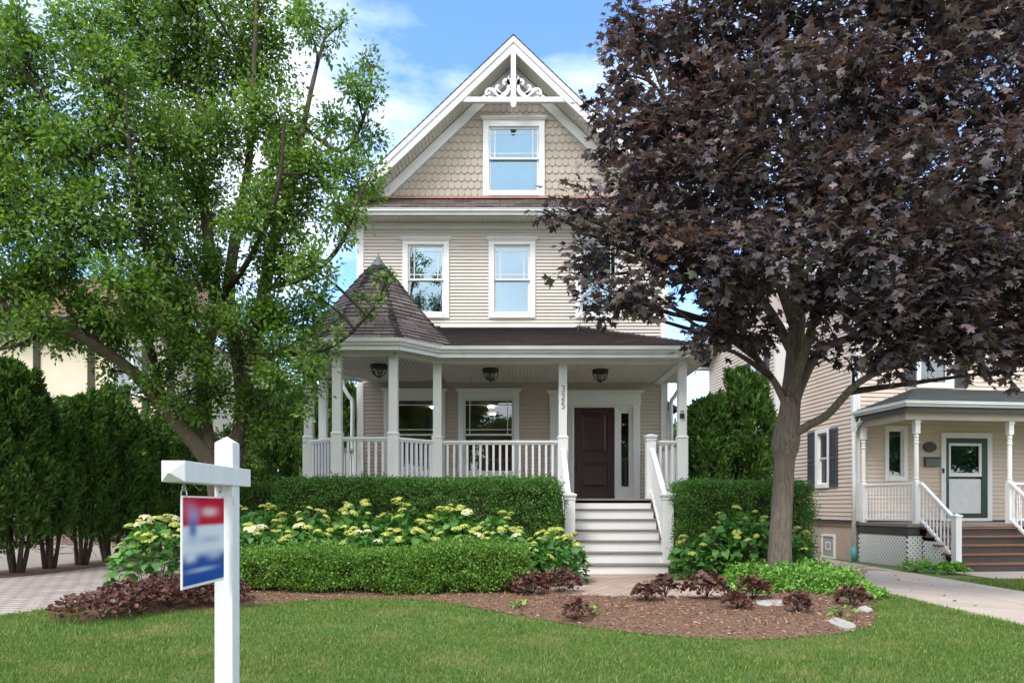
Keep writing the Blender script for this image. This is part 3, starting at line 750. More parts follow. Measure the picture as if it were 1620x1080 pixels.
# stairs
mb=MB(); mt=MB(); rz=ZF/7; run=(YC-.14-11.82)/6
for k in range(7):
    y=11.82+k*run
    mb.box(1.03,2.63,y,y+.02,k*rz,(k+1)*rz-.032)
    if k<6: mt.box(.98 if k else .96,2.68 if k else 2.70,y-.03,y+run+.02,(k+1)*rz-.032,(k+1)*rz)
st=build('stair_riser',mb,m_white,house)
build('stair_tread',mt,m_tread,house,bevel=.006)
for x in (.99,2.64):
    mb=MB(); mb.prism([(11.83,0),(11.83,rz-.04)]+[p for k in range(1,7) for p in ((11.83+k*run+.02,k*rz-.034),(11.83+k*run+.02,(k+1)*rz-.034))]+[(YC-.13,ZF-.1),(YC-.13,0)],x,x+.03,lambda y,z,xx:(xx,y,z)); build('stair_stringer',mb,m_skirt,house)
def stair_rail(x):
    ya,yb=ny+.09,YC-.10; slope=(2.27-1.30)/(yb-ya)
    mb=MB(); mb.bar((x,ya,1.27),(x,yb,2.24),.10,.055,(0,0,1)); mb.bar((x,ya,1.208),(x,yb,2.178),.055,.05)
    r=build('stair_railing',mb,m_white,house,bevel=.006); first=None
    mb=MB(); mb.bar((x,ya,.42),(x,yb,1.45),.07,.07); build('bottom_rail',mb,m_white,r,bevel=.006)
    for k in range(8):
        t=(k+.7)/8.4; y=ya+(yb-ya)*t; z0=.42+1.03*t+.03; z1=1.205+.97*t-.02
        if first is None:
            mb=MB(); mb.box(x-.021,x+.021,y-.021,y+.021,z0,z1); first=build('baluster',mb,m_white,r); y0,zz=y,z0
        else: copy_part(first,r,0,y-y0,z0-zz)
stair_rail(2.66); stair_rail(.975)

# house number on the column left of the stairs
def digit(ch,x,y,z,h):
    w=h*.50; t=h*.105
    c={'3':[(.05,.88),(.3,1.0),(.75,.95),(.88,.76),(.72,.56),(.42,.52),(.78,.47),(.95,.26),(.75,.05),(.35,0),(.02,.12)],
       '2':[(.06,.78),(.25,.97),(.62,1.0),(.9,.8),(.8,.55),(.4,.28),(.03,.02),(.95,.02)],
       '5':[(.9,.98),(.2,.98),(.12,.55),(.45,.64),(.8,.55),(.95,.30),(.75,.05),(.35,0),(.04,.10)]}[ch]
    pts=[(x+(a-.5)*w,z+b*h,0) for a,b in c]
    mb=MB()
    if ch=='5':
        pp=[Vector(p) for p in pts[:3]]+cr(pts[2:],4)[1:]
    elif ch=='2': pp=cr(pts[:7],4)+[Vector(pts[7])]
    else: pp=cr(pts[:6],4)+cr(pts[5:],4)[1:]
    mb.ribbon([(p.x,p.y) for p in pp],t,y-.012,y-.001)
    return build('house_number',mb,m_number,house)
for ch,z in (('3',3.33),('2',3.175),('5',3.02)): digit(ch,.97,YC-.08,z,.118)
mb=MB(); mb.box(3.19,3.27,YC-.115,YC-.0785,2.83,2.92); mb.tube([(3.20,YC-.11,2.94),(3.23,YC-.115,2.97),(3.26,YC-.11,2.94)],.012,6); build('hose_hook',mb,m_black,house,bevel=.004)

# ceiling lamps
def lamp(x,y):
    mb=MB(); mb.lathe([(.17,0),(.175,-.03),(.16,-.05),(.15,-.05)],(x,y,ZC+.0),8); mb.lathe([(.15,-.045),(.165,-.055),(.155,-.075),(.14,-.075)],(x,y,ZC),16)
    for k in range(8):
        a=2*math.pi*k/8
        mb.tube([(x+r*math.cos(a),y+r*math.sin(a),ZC+z) for r,z in ((.15,-.07),(.135,-.13),(.10,-.19),(.05,-.225),(.01,-.235))],.008,5)
    mb.lathe([(.0,-.27),(.018,-.255),(.022,-.24),(.03,-.232),(.012,-.22)],(x,y,ZC),8)
    l=build('ceiling_lamp',mb,m_black,house)
    mb=MB(); mb.lathe([(.138,-.06),(.128,-.13),(.092,-.188),(.045,-.218),(.004,-.228)],(x,y,ZC),16); build('lamp_shade',mb,m_frost,l,smooth=True)
lamp(-2.60,13.75); lamp(-.43,14.15); lamp(1.79,14.25)
# downspouts at the back corners of the porch
for x,s in ((XL-.12,-1),(XR+.1,1)):
    mb=MB(); mb.tube(cr([(x+s*.22,YW-.12,ZC+.12),(x+s*.2,YW-.12,ZC-.08),(x+s*.08,YW-.1,ZC-.3),(x,YW-.08,ZC-.45),(x,YW-.08,3.0)],5)+[Vector((x,YW-.08,1.6)),Vector((x,YW-.08,.1))],.045,8)
    build('downspout',mb,m_gutter,house,smooth=True)
# small bay on the right side, seen past the porch
mb=MB(); mb.box(XR,XR+.55,17.6,20.2,1.0,3.55); build('side_bay',mb,m_siding,house)
mb=MB(); mb.hexa([(XR,17.4,3.55),(XR+.75,17.4,3.55),(XR+.75,20.4,3.55),(XR,20.4,3.55)],[(XR,17.9,4.1),(XR+.05,17.9,4.1),(XR+.05,19.9,4.1),(XR,19.9,4.1)]); build('bay_roof',mb,m_roof,house)
# ------------------------------------------------------------------ ground
def gz(x,y=0):
    x=np.asarray(x,dtype=float)
    return -.2*np.clip((x-4.7)/3.4,0,1)
def pxg(px,py,z=0):          # photo pixel on the ground -> x,y
    D=(EYE-z)*F/(py-HZ); return ((px-810)*D/F,D)
def inpoly(x,y,poly):
    c=np.zeros(len(x),bool); n=len(poly)
    for i in range(n):
        x0,y0=poly[i];x1,y1=poly[(i+1)%n]
        if y0==y1: continue
        k=((y0>y)!=(y1>y))&(x<(x1-x0)*(y-y0)/(y1-y0)+x0); c^=k
    return c
def edgedist(x,y,poly):
    d=np.full(len(x),1e9); n=len(poly)
    for i in range(n):
        a=np.array(poly[i]);b=np.array(poly[(i+1)%n]); ab=b-a; L=(ab@ab) or 1e-9
        t=np.clip(((x-a[0])*ab[0]+(y-a[1])*ab[1])/L,0,1)
        d=np.minimum(d,np.hypot(x-a[0]-t*ab[0],y-a[1]-t*ab[1]))
    return d
def smooth_poly(p,n=6):
    q=[Vector((a,b,0)) for a,b in p]; q=q+[q[0]]
    return [(v.x,v.y) for v in cr(q,n)[:-1]]
xs=sorted(set([-300,-150,-80,-40,-20,4.7,8.1,20,40,80,150,300]+[i for i in range(-18,19,2)])); ys=sorted(set([-300,-100,-30]+list(range(-20,62,4))+[80,150,350]))
mb=MB(); b=[(x,y,float(gz(x))) for y in ys for x in xs]; nx=len(xs)
mb.add(b,[(j*nx+i,j*nx+i+1,(j+1)*nx+i+1,(j+1)*nx+i) for j in range(len(ys)-1) for i in range(nx-1)])
struct(build('ground',mb,m_lawn))
# street and pavement in front of the lawn, behind the camera
mb=MB(); mb.quad((-150,-12,.004),(4.7,-12,.004),(4.7,-3.2,.004),(-150,-3.2,.004)); mb.quad((4.7,-12,.004),(8.1,-12,-.196),(8.1,-3.2,-.196),(4.7,-3.2,.004)); mb.quad((8.1,-12,-.196),(150,-12,-.196),(150,-3.2,-.196),(8.1,-3.2,-.196))
struct(build('road',mb,m_asph))
mb=MB()
for y0,y1 in ((-.6,1.0),): 
    for a,c in ((-60,4.7),(4.7,8.1),(8.1,60)):
        za,zb=float(gz(a))+.008,float(gz(c))+.008; mb.quad((a,y0,za),(c,y0,zb),(c,y1,zb),(a,y1,za))
struct(build('sidewalk',mb,m_conc))
# driveway of the neighbour
mb=MB()
for y0,y1 in ((-3.2,30),):
    for a,c in ((4.95,8.1),):
        yy=y0
        while yy<y1:
            ye=min(yy+2.9,y1); xm=6.55
            for a2,c2 in ((a,xm-.006),(xm+.006,c)):
                mb.quad((a2,yy,float(gz(a2))+.012),(c2,yy,float(gz(c2))+.012),(c2,ye-.014,float(gz(c2))+.012),(a2,ye-.014,float(gz(a2))+.012))
            yy=ye
struct(build('driveway',mb,m_conc))
mb=MB(); mb.quad((4.96,-3.2,float(gz(4.96))+.005),(8.09,-3.2,float(gz(8.09))+.005),(8.09,29.9,float(gz(8.09))+.005),(4.96,29.9,float(gz(4.96))+.005)); struct(build('driveway_joint',mb,m_mulch))
mb=MB(); mb.quad((9.0,13.0,-.188),(13.5,13.3,-.188),(13.4,14.75,-.188),(8.9,14.45,-.188)); struct(build('path',mb,m_conc))
# paver drive on the left
pave=[(-30,6.95),(-6.6,6.95),(-5.4,7.4),(-4.9,9.0),(-4.9,11.0),(-5.2,14),(-5.6,20),(-7.9,20.5),(-7.95,16),(-8.15,12.2),(-8.3,11.2),(-9.5,10.9),(-30,10.5)]
mb=MB(); mb.poly([(x,y,.006) for x,y in pave]); struct(build('paver_drive',mb,m_pave))
walk=smooth_poly([(.86,12.0),(2.75,12.0),(2.85,10.6),(3.3,9.3),(2.9,8.75),(1.9,8.75),(.9,8.9),(-.1,9.35),(-3,9.75),(-5.2,9.7),(-5.2,10.5),(-3,10.55),(-.2,10.5),(.55,11)],4)
mb=MB(); mb.poly([(x,y,.022) for x,y in walk]); struct(build('front_walk',mb,m_walk))
strip=[(-15,21.0),(-7.6,21.0),(-8.4,16.0),(-8.75,12.4),(-9.2,11.2),(-15,11.0)]
mb=MB(); mb.poly([(x,y,.010) for x,y in strip]); struct(build('neighbour_walk',mb,m_conc2))
# mulch bed
bed_px=[(112,985),(230,972),(345,966),(480,952),(600,948),(690,953),(760,965),(830,978),(900,990),(1000,1003),(1100,1011),(1210,1014),(1300,1008),(1360,998),(1390,984),(1384,962),(1360,945)]
bed=[pxg(*p) for p in bed_px]+[(4.95,9.6),(4.95,12.9),(2.2,12.9),(-1,12.9),(-4.6,12.9),(-4.85,9.4),(-5.0,8.5)]
bed=[(v.x,v.y) for v in cr([Vector((a,b,0)) for a,b in bed[:17]],5)]+bed[17:]
st_=.045; bx=np.arange(-6.3,5.1,st_); by=np.arange(5.6,13.0,st_)
GX,GY=np.meshgrid(bx,by); fx,fy=GX.ravel(),GY.ravel()
ins=inpoly(fx,fy,bed); wk=inpoly(fx,fy,walk); dd=edgedist(fx,fy,bed); wd=edgedist(fx,fy,walk)
hh=.010+.05*np.clip(dd/.5,0,1)+.07*np.clip(dd/1.2,0,1)*np.exp(-((fx-3.4)**2+(fy-9.6)**2)/2.2)
hh=np.where(wk,.010,np.minimum(hh,.012+.09*wd/.4))
hh=hh+rng.normal(0,.006,len(hh))*np.clip(dd/.1,0,1)*(~wk)
hz_=hh+gz(fx)
def bedz(x,y):
    i=np.clip(((np.asarray(x)-bx[0])/st_).astype(int),0,len(bx)-1); j=np.clip(((np.asarray(y)-by[0])/st_).astype(int),0,len(by)-1)
    return hz_[j*len(bx)+i]
nxx=len(bx); jj,ii=np.meshgrid(np.arange(len(by)-1),np.arange(nxx-1),indexing='ij'); a=(jj*nxx+ii).ravel()
ok=ins[a]&ins[a+1]&ins[a+nxx]&ins[a+nxx+1]; a=a[ok]
q=np.stack([a,a+1,a+nxx+1,a+nxx],1); used=np.unique(q); mp=np.zeros(len(fx),int); mp[used]=np.arange(len(used))
V=np.stack([fx,fy,hz_],1)[used]
struct(bignp('mulch_bed',V,mp[q],m_mulch,nper=4,smooth=True))

# ------------------------------------------------------------------ leaf machinery
def rotframes(dirs,ups):
    """frames with y=dirs, z~ups"""
    d=dirs/np.linalg.norm(dirs,axis=1,keepdims=True)
    x=np.cross(d,ups); x/=np.maximum(np.linalg.norm(x,axis=1,keepdims=True),1e-6); z=np.cross(x,d); return x,d,z
def leaves(P_,dirs,ups,size,tv,tf):
    tv=np.array(tv,float); tf=np.array(tf,int)
    x,y,z=rotframes(dirs,ups); s=np.asarray(size)[:,None,None]
    V=P_[:,None,:]+s*(tv[None,:,0:1]*x[:,None,:]+tv[None,:,1:2]*y[:,None,:]+tv[None,:,2:3]*z[:,None,:])
    n=len(P_); Fc=tf[None]+(np.arange(n)*len(tv))[:,None,None]
    return V.reshape(-1,3),Fc.reshape(-1,tf.shape[1])
LEAF=([(0,0,0),(.30,.38,.10),(0,1,-.08),(-.30,.38,.10)],[(0,1,2),(0,2,3)])
NEEDLE=([(-.14,0,0),(.14,0,0),(0,1,.05)],[(0,1,2)])
HEART=([(0,0,0),(.40,-.06,.09),(.46,.38,.13),(0,1,-.10),(-.46,.38,.13),(-.40,-.06,.09),(0,.4,0)],[(6,0,1),(6,1,2),(6,2,3),(6,3,4),(6,4,5),(6,5,0)])
_m=[(0,0)]
for ang,r in ((-118,.30),(-100,.56),(-80,.40),(-66,.42),(-52,.92),(-34,.50),(-24,.48),(-14,.74),(0,1.10),(14,.74),(24,.48),(34,.50),(52,.92),(66,.42),(80,.40),(100,.56),(118,.30)):
    _m.append((r*math.sin(R(ang)),.42+r*.62*math.cos(R(ang))))
MAPLE=([(0,.42,.03)]+[(x,y,-.16*(x*x+(y-.42)**2)*1.2+(.06 if i%2 else -.02)) for i,(x,y) in enumerate(_m)],[(0,i+1,i+2) for i in range(len(_m)-1)]+[(0,len(_m),1)])
LOBED=([(0,.4,-.06)]+[((.5 if i%2==0 else .38)*math.sin(a),.42-(.5 if i%2==0 else .40)*math.cos(a),.07*(i%2)) for i,a in enumerate([2*math.pi*k/12+.0 for k in range(12)])],[(0,i+1,(i+1)%12+1) for i in range(12)])
def unit(n): v=rng.normal(size=(n,3)); return v/np.linalg.norm(v,axis=1,keepdims=True)
def joinnp(lst):
    Vs=[];Fs=[];b=0
    for V,Fc in lst: Vs.append(V);Fs.append(Fc+b);b+=len(V)
    return np.concatenate(Vs),np.concatenate(Fs)

# hedges: leaves over a clipped box with a lumpy surface; a twig core behind them
def rbox(n,x0,x1,y0,y1,z0,z1,rnd,noise,seed,ends=True,depth=.10):
    """points + normals on a lumpy clipped hedge, biased to its skin"""
    r=np.random.default_rng(seed)
    A=[(x1-x0)*(z1-z0),(x1-x0)*(z1-z0)*.3,(x1-x0)*(y1-y0),(y1-y0)*(z1-z0),(y1-y0)*(z1-z0)]
    A=np.array(A)/sum(A); f=r.choice(5,n,p=A); u=r.random(n);v=r.random(n)
    p=np.zeros((n,3)); nr=np.zeros((n,3))
    X=x0+u*(x1-x0);Y=y0+v*(y1-y0);Z=z0+v*(z1-z0); Yu=y0+u*(y1-y0)
    for k in range(5):
        m=f==k
        if k==0: p[m]=np.stack([X,np.full(n,y0),Z],1)[m]; nr[m]=(0,-1,0)
        if k==1: p[m]=np.stack([X,np.full(n,y1),Z],1)[m]; nr[m]=(0,1,0)
        if k==2: p[m]=np.stack([X,Y,np.full(n,z1)],1)[m]; nr[m]=(0,0,1)
        if k==3: p[m]=np.stack([np.full(n,x0),Yu,Z],1)[m]; nr[m]=(-1,0,0)
        if k==4: p[m]=np.stack([np.full(n,x1),Yu,Z],1)[m]; nr[m]=(1,0,0)
    c=np.array([(x0+x1)/2,(y0+y1)/2,(z0+z1)/2]); h=np.array([x1-x0,y1-y0,z1-z0])/2-rnd
    q=np.clip(p-c,-h,h); d=p-c-q; L=np.linalg.norm(d,axis=1,keepdims=True); d=d/np.maximum(L,1e-6)
    p=c+q+d*rnd; nr=d
    w=np.zeros(n)
    for k in range(9):
        kk=r.normal(size=3)*(3.2 if k<4 else 9); w+=np.sin(p@kk+r.random()*6.28)*(1 if k<4 else .55)
    dep=-np.abs(r.normal(0,depth,n))
    low=np.clip((p[:,2]-z0)/.25,0,1)
    p=p+nr*(w*noise*.33+dep)[:,None]
    return p,nr,w
def hedge(name,label,cat,box,n,lsize,mat,seed,rnd=.10,noise=.05,group=None,tmpl=LEAF,legs=True,upb=.35,tuft=22,tout=.02,tr=.035):
    x0,x1,y0,y1,z0,z1=box
    t=thing(name,label,cat,((x0+x1)/2,(y0+y1)/2,0),group)
    p,nr,w=rbox(n,x0,x1,y0,y1,z0,z1,rnd,noise,seed)
    r=np.random.default_rng(seed+5)
    keep=(w>-2.6)|(r.random(n)<.35)
    low=(p[:,2]-z0)/max(z1-z0,.1); keep&=(low>.14)|(r.random(n)<.25+low*4)
    p=p[keep];nr=nr[keep];m=len(p)
    # tufts: groups of leaves share a shoot that sticks out of the clipped skin
    nt=max(1,m//tuft); T=p[:nt]+nr[:nt]*np.abs(r.normal(0,tout,nt))[:,None]; Tn=nr[:nt]; gi=r.integers(0,nt,m)
    sel=r.random(m)<.8
    p=np.where(sel[:,None],T[gi]+r.normal(0,tr,(m,3))*[1,1,.8],p); nr=np.where(sel[:,None],Tn[gi]*.6+(p-T[gi])/tr*.45,nr)
    d=nr*.55+r.normal(0,.5,(m,3))+np.array([0,0,upb]); up=nr+r.normal(0,.5,(m,3))+[0,0,.3]
    V,Fc=leaves(p,d,up,lsize*(.65+.7*r.random(m)),*tmpl)
    # stray shoots above the clipped top
    k=int(n*.015); q=np.stack([x0+r.random(k)*(x1-x0),y0+r.random(k)*(y1-y0),np.full(k,z1)],1)
    qs=np.repeat(q,6,0)+np.stack([r.normal(0,.008,k*6),r.normal(0,.008,k*6),np.tile(np.linspace(-.02,.07,6),k)],1)
    V2,F2=leaves(qs,r.normal(0,.6,(k*6,3))+[0,0,.7],r.normal(size=(k*6,3)),np.full(k*6,lsize*.8),*tmpl)
    V,Fc=joinnp([(V,Fc),(V2,F2)])
    bignp('foliage',V,Fc,mat,t,nper=3)
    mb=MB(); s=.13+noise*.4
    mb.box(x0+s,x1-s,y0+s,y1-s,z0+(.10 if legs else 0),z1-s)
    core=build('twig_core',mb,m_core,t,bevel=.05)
    if legs:
        rr=random.Random(seed); x=x0+.2
        while x<x1-.1:
            for _ in range(2):
                a=x+rr.uniform(-.08,.08); y=(y0+y1)/2+rr.uniform(-.3,.3)*(y1-y0)
                mb=MB(); mb.tube([(a,y,-.01),(a+rr.uniform(-.08,.08),y+rr.uniform(-.08,.08),z0+.22)],.014,5); build('stem',mb,m_bark_a,t)
            x+=.32
    return t
hedge('yew_hedge','long clipped dark green hedge in front of the porch, left of the front stairs','hedge',(-3.85,.74,11.45,12.35,.02,1.56),95000,.036,m_yew,3,tuft=40,tout=.035,tr=.05,group='clipped dark hedges by the porch')
hedge('yew_hedge','clipped dark green hedge right of the front stairs, behind the maple trunk','hedge',(2.80,4.88,11.35,12.35,.02,1.50),50000,.036,m_yew,4,tuft=40,tout=.035,tr=.05,group='clipped dark hedges by the porch')
hedge('yew_hedge','low shaded hedge at the left end of the porch, behind the white sign post','hedge',(-4.85,-3.95,11.9,12.6,.02,1.48),15000,.042,m_arb,5,group='clipped dark hedges by the porch')
hedge('boxwood_hedge','bright green clipped boxwood hedge right behind the white sign post','hedge',(-3.55,-.95,8.95,9.70,.04,.52),62000,.032,m_box,6,rnd=.12,noise=.07,tuft=36,tout=.034,tr=.040,group='boxwood hedges along the bed')
hedge('boxwood_hedge','bright green rounded boxwood, taller end of the low hedge nearest the front stairs','hedge',(-1.15,.20,8.90,9.80,.04,.585),38000,.032,m_box,8,rnd=.20,noise=.08,tuft=36,tout=.034,tr=.040,group='boxwood hedges along the bed')

# ------------------------------------------------------------------ hydrangeas
def make_head(seed,mat,r=.075):
    g=np.random.default_rng(seed); n=150
    a=g.random(n)*6.283; u=np.sqrt(g.random(n))*1.0
    nr=np.stack([u*np.cos(a),u*np.sin(a),np.sqrt(np.maximum(1-u*u,0))*.75+.15],1)
    lump=1+.10*np.sin(nr[:,0]*9+seed)*np.cos(nr[:,1]*8)
    p=np.stack([nr[:,0]*r*lump,nr[:,1]*r*lump,(np.sqrt(np.maximum(1-u*u,0))*.64)*r*lump],1)
    d=np.cross(nr,g.normal(size=(n,3)))+nr*.2
    V,Fc=leaves(p-d/np.linalg.norm(d,axis=1,keepdims=True)*r*.16,d,nr+g.normal(0,.35,(n,3)),np.full(n,r*.36),[(0,0,0),(.5,.5,.12),(0,1,0),(-.5,.5,.12)],[(0,1,2),(0,2,3)])
    return V,Fc
head_meshes=[]
for s in range(6):
    mt=m_flo2 if s>=5 else m_flo
    V,Fc=make_head(s+20,mt,.078 if s<5 else .105)
    o=bignp('flower_head',V,Fc,mt); COL.objects.unlink(o); head_meshes.append(o)
def hydrangea(label,cx,cy,rx,ry,h,nl,nh,seed,heads_px=None,creamp=.08,group='hydrangea bushes in the front bed'):
    z0=float(bedz(np.array([cx]),np.array([cy]))[0]); t=thing('hydrangea_bush',label,'shrub',(cx,cy,z0),group)
    r=np.random.default_rng(seed); nl=int(nl*1.4); nh=int(nh*1.3)
    a=r.random(nl)*6.283; u=r.random(nl)**.5; el_=r.random(nl)**.7
    rad=.62+.38*r.random(nl)
    px_=np.cos(a)*u; py_=np.sin(a)*u; pz_=np.sqrt(np.maximum(1-u**2,0))**.8
    zz=np.where(r.random(nl)<.6,pz_*(.72+.28*r.random(nl)),r.random(nl)*pz_)
    p=np.stack([cx+px_*rx,cy+py_*ry,z0+.08+zz*(h-.14)],1)+r.normal(0,.02,(nl,3))
    out=np.stack([px_,py_,np.full(nl,.15)],1)
    d=out*.8+r.normal(0,.45,(nl,3))+[0,-.15,-.25]; up=out*.5+r.normal(0,.35,(nl,3))+[0,0,.9]
    V,Fc=leaves(p,d,up,.075+.075*r.random(nl),*HEART)
    bignp('foliage',V,Fc,m_hyd,t)
    mb=MB()
    for k in range(14):
        b=r.random()*6.28; q=r.random()**.5
        ex,ey=cx+math.cos(b)*q*rx*.8,cy+math.sin(b)*q*ry*.8
        mb.tube([(cx+(ex-cx)*.3,cy+(ey-cy)*.3,z0-.03),(cx+(ex-cx)*.7,cy+(ey-cy)*.7,z0+h*.45),(ex,ey,z0+h*.82*(1-q*q*.5))],.006,5)
    build('stem',mb,m_hydstem,t)
    for k in range(nh):
        b=r.random()*6.283;q=r.random()**.55*.95
        x=cx+math.cos(b)*q*rx; y=cy+math.sin(b)*q*ry
        z=z0+.10+(h-.12)*math.sqrt(max(1-q*q,0))**.8+r.random()*.10
        src=head_meshes[5] if r.random()<creamp else head_meshes[int(r.integers(0,5))]
        c=src.copy(); COL.objects.link(c); c.parent=t; s=.52+.46*r.random()
        c.location=(x-cx,y-cy,z-z0); c.scale=(s,s,s*.95); c.rotation_euler=(r.normal(0,.22)+math.sin(b)*q*-.35,r.normal(0,.22)+math.cos(b)*q*.35,r.random()*6.28)
    return t
m_hydstem=pm('green_stem',(.10,.17,.05),(.12,.12,.05),rough=.7)
hy=[('hydrangea with yellow green heads left of the white sign post, beside the paver drive',-4.75,9.35,.50,.55,.95,300,17,31,.12),
    ('hydrangea just right of the white sign post, in the front row behind the low boxwood',-3.75,10.15,.56,.50,.86,300,15,32,.12),
    ('front row hydrangea second to the right of the sign post, over the boxwood top',-3.0,10.2,.54,.48,.80,280,14,33,.1),
    ('front row hydrangea with a large cream head below the middle column of the round porch',-2.25,10.2,.54,.48,.80,280,14,34,.2),
    ('front row hydrangea in the middle of the boxwood, under the third column from the left',-1.5,10.2,.54,.48,.80,280,14,35,.12),
    ('front row hydrangea with big pale heads before the right porch window, over the boxwood',-.78,10.2,.54,.48,.80,280,14,36,.2),
    ('front row hydrangea right behind the tall rounded boxwood end',-.10,10.3,.50,.46,.78,260,11,37,.05),
    ('back row hydrangea next to the shaded low hedge, behind the sign post',-3.95,10.9,.56,.48,1.10,300,15,42,.0),
    ('back row hydrangea against the dark hedge, left of the round porch front',-3.2,10.95,.54,.46,1.10,280,15,43,.05),
    ('back row hydrangea against the dark hedge under the front face of the round porch',-2.45,10.95,.54,.46,1.12,280,15,44,.0),
    ('back row hydrangea with one head standing tall against the dark hedge, mid row',-1.7,10.95,.54,.46,1.13,280,16,45,.0),
    ('back row hydrangea against the dark hedge under the right porch window',-.95,10.95,.54,.46,1.08,280,15,46,.05),
    ('back row hydrangea against the dark hedge, under the porch rail left of the stairs',-.25,10.95,.50,.44,1.0,250,12,47,.0),
    ('leafy hydrangea with few small heads spilling against the foot of the left newel post',.58,10.55,.52,.62,.78,380,22,38,.0),
    ('leafy hydrangea against the foot of the right newel post',2.92,11.0,.42,.5,.66,260,11,39,.0),
    ('tall leafy hydrangea with green buds left of the maple trunk, before the right hedge',3.48,10.75,.58,.52,.98,360,14,40,.0),
    ('small hydrangea peeking out at the right of the maple trunk',4.30,10.85,.36,.35,.72,110,4,41,.0)]
for a in hy: hydrangea(a[0],*a[1:9],creamp=a[9])

# ------------------------------------------------------------------ coral bells, small plants
def rosette(name,label,cat,x,y,rad,h,n,size,mat,seed,group=None,tmpl=LOBED,stemn=10,z0=None):
    z0=float(bedz(np.array([x]),np.array([y]))[0]) if z0 is None else z0; t=thing(name,label,cat,(x,y,z0),group); r=np.random.default_rng(seed)
    a=r.random(n)*6.283; u=r.random(n)**.5
    px_=np.cos(a)*u*rad*(1+.2*np.sin(3*a+seed)); py_=np.sin(a)*u*rad; pz_=h*(.25+.75*np.sqrt(np.maximum(1-u*u,0)))*(.55+.5*r.random(n))
    p=np.stack([x+px_,y+py_,z0+pz_],1)
    out=np.stack([px_/rad,py_/rad,np.full(n,.1)],1)
    V,Fc=leaves(p,out+r.normal(0,.45,(n,3)),out*.5+r.normal(0,.4,(n,3))+[0,-.1,.8],size*(.6+.7*r.random(n)),*tmpl)
    bignp('foliage',V,Fc,mat,t)
    mb=MB()
    for k in range(stemn):
        i=int(r.integers(0,n)); mb.tube([(x,y,z0-.02),tuple((np.array([x,y,z0])+p[i])/2+[0,0,.02]),tuple(p[i])],.004,4)
    build('stem',mb,m_core,t)
    return t
G='purple coral bells in the front bed'
cb=[('wide purple coral bells clump at the right end of the boxwood hedge',838,938,.40,.20,200,.085),
    ('tall purple coral bells beside the left edge of the front walk',885,932,.36,.26,170,.085),
    ('small lone purple coral bells on the open mulch in front of the walk',912,975,.20,.17,70,.07),
    ('reddish coral bells spreading at the front edge of the walk, below the stairs',1022,950,.24,.16,90,.08),
    ('coral bells leaning against the reddish clump at the front edge of the walk',1052,944,.24,.20,95,.085),
    ('largest purple coral bells at the right end of the walk',1118,948,.36,.24,170,.09),
    ('small purple coral bells just below and right of the largest clump',1168,963,.20,.15,80,.075),
    ('purple coral bells beside the round stepping stone under the maple',1192,950,.26,.20,105,.085),
    ('narrow purple coral bells between the two pale stepping stones',1262,968,.18,.19,70,.075),
    ('purple coral bells half buried in the bright ground cover in front of the maple trunk',1238,913,.24,.20,80,.075),
    ('purple coral bells at the far right tip of the mulch bed, near the driveway',1348,955,.26,.18,100,.08)]
for i,(lab,px,py,rad,h,n,sz) in enumerate(cb):
    x,y=pxg(px,py,.06); rosette('coral_bells',lab,'plant',x,y,rad*.68,h*1.25,int(n*1.9),sz*.68,m_heu,50+i,G)
pl=[('brown coral bells at the far left tip of the bed beside the paver drive',160,972,.42,.24,210,.085),('brown coral bells second from the left tip of the bed',215,962,.42,.28,220,.085),('brown coral bells left of the hanging sign at the bed edge',268,957,.42,.30,220,.085),('brown coral bells under the hanging sign, against the sign post',322,950,.42,.30,220,.085),('brown coral bells just behind the white sign post',352,954,.30,.24,110,.085)]
for i,(lab,px,py,rad,h,n,sz) in enumerate(pl):
    x,y=pxg(px,py,.05); rosette('coral_bells',lab,'plant',x,y,rad,h*1.15,int(n*2.6),sz*.62,m_heu,80+i,'brown coral bells patch left of the sign post')
sp=[('pale green weedy sprout at the front of the purple clump by the boxwood end',822,960,.10,.08,16,.07),('small green seedling beside the long stepping stone',1332,975,.12,.13,26,.07),('tiny green weed on the mulch beside the lone purple plant',938,972,.08,.06,14,.05)]
for i,(lab,px,py,rad,h,n,sz) in enumerate(sp):
    x,y=pxg(px,py,.05); rosette('weed',lab,'plant',x,y,rad,h,n,sz,m_cover,95+i,None,LEAF,4)
x,y=pxg(875,912,.05); rosette('leafy_perennial','grey green leafy perennial between the boxwood end and the hydrangea by the stairs','plant',x,y+.25,.38,.34,150,.13,m_hyd,101,None,LEAF)
x,y=pxg(1390,905,-.05); t=thing('dry_grass_clump','sparse purplish stems leaning over the driveway edge right of the maple','plant',(4.72,10.3,0)); mb=MB(); rr=random.Random(4)
for k in range(46):
    a=rr.uniform(-.9,1.3); L=rr.uniform(.25,.55); mb.tube([(4.72+rr.uniform(-.15,.15),10.3+rr.uniform(-.3,.3),0),(4.72+.5*L*math.sin(a),10.3+rr.uniform(-.3,.3),L*.45),(4.72+L*math.sin(a)*1.2,10.3+rr.uniform(-.4,.4),L*.7*math.cos(a*.7))],.004,4)
build('stem',mb,pm('dry_stem',(.16,.10,.09),(.22,.15,.12)),t)
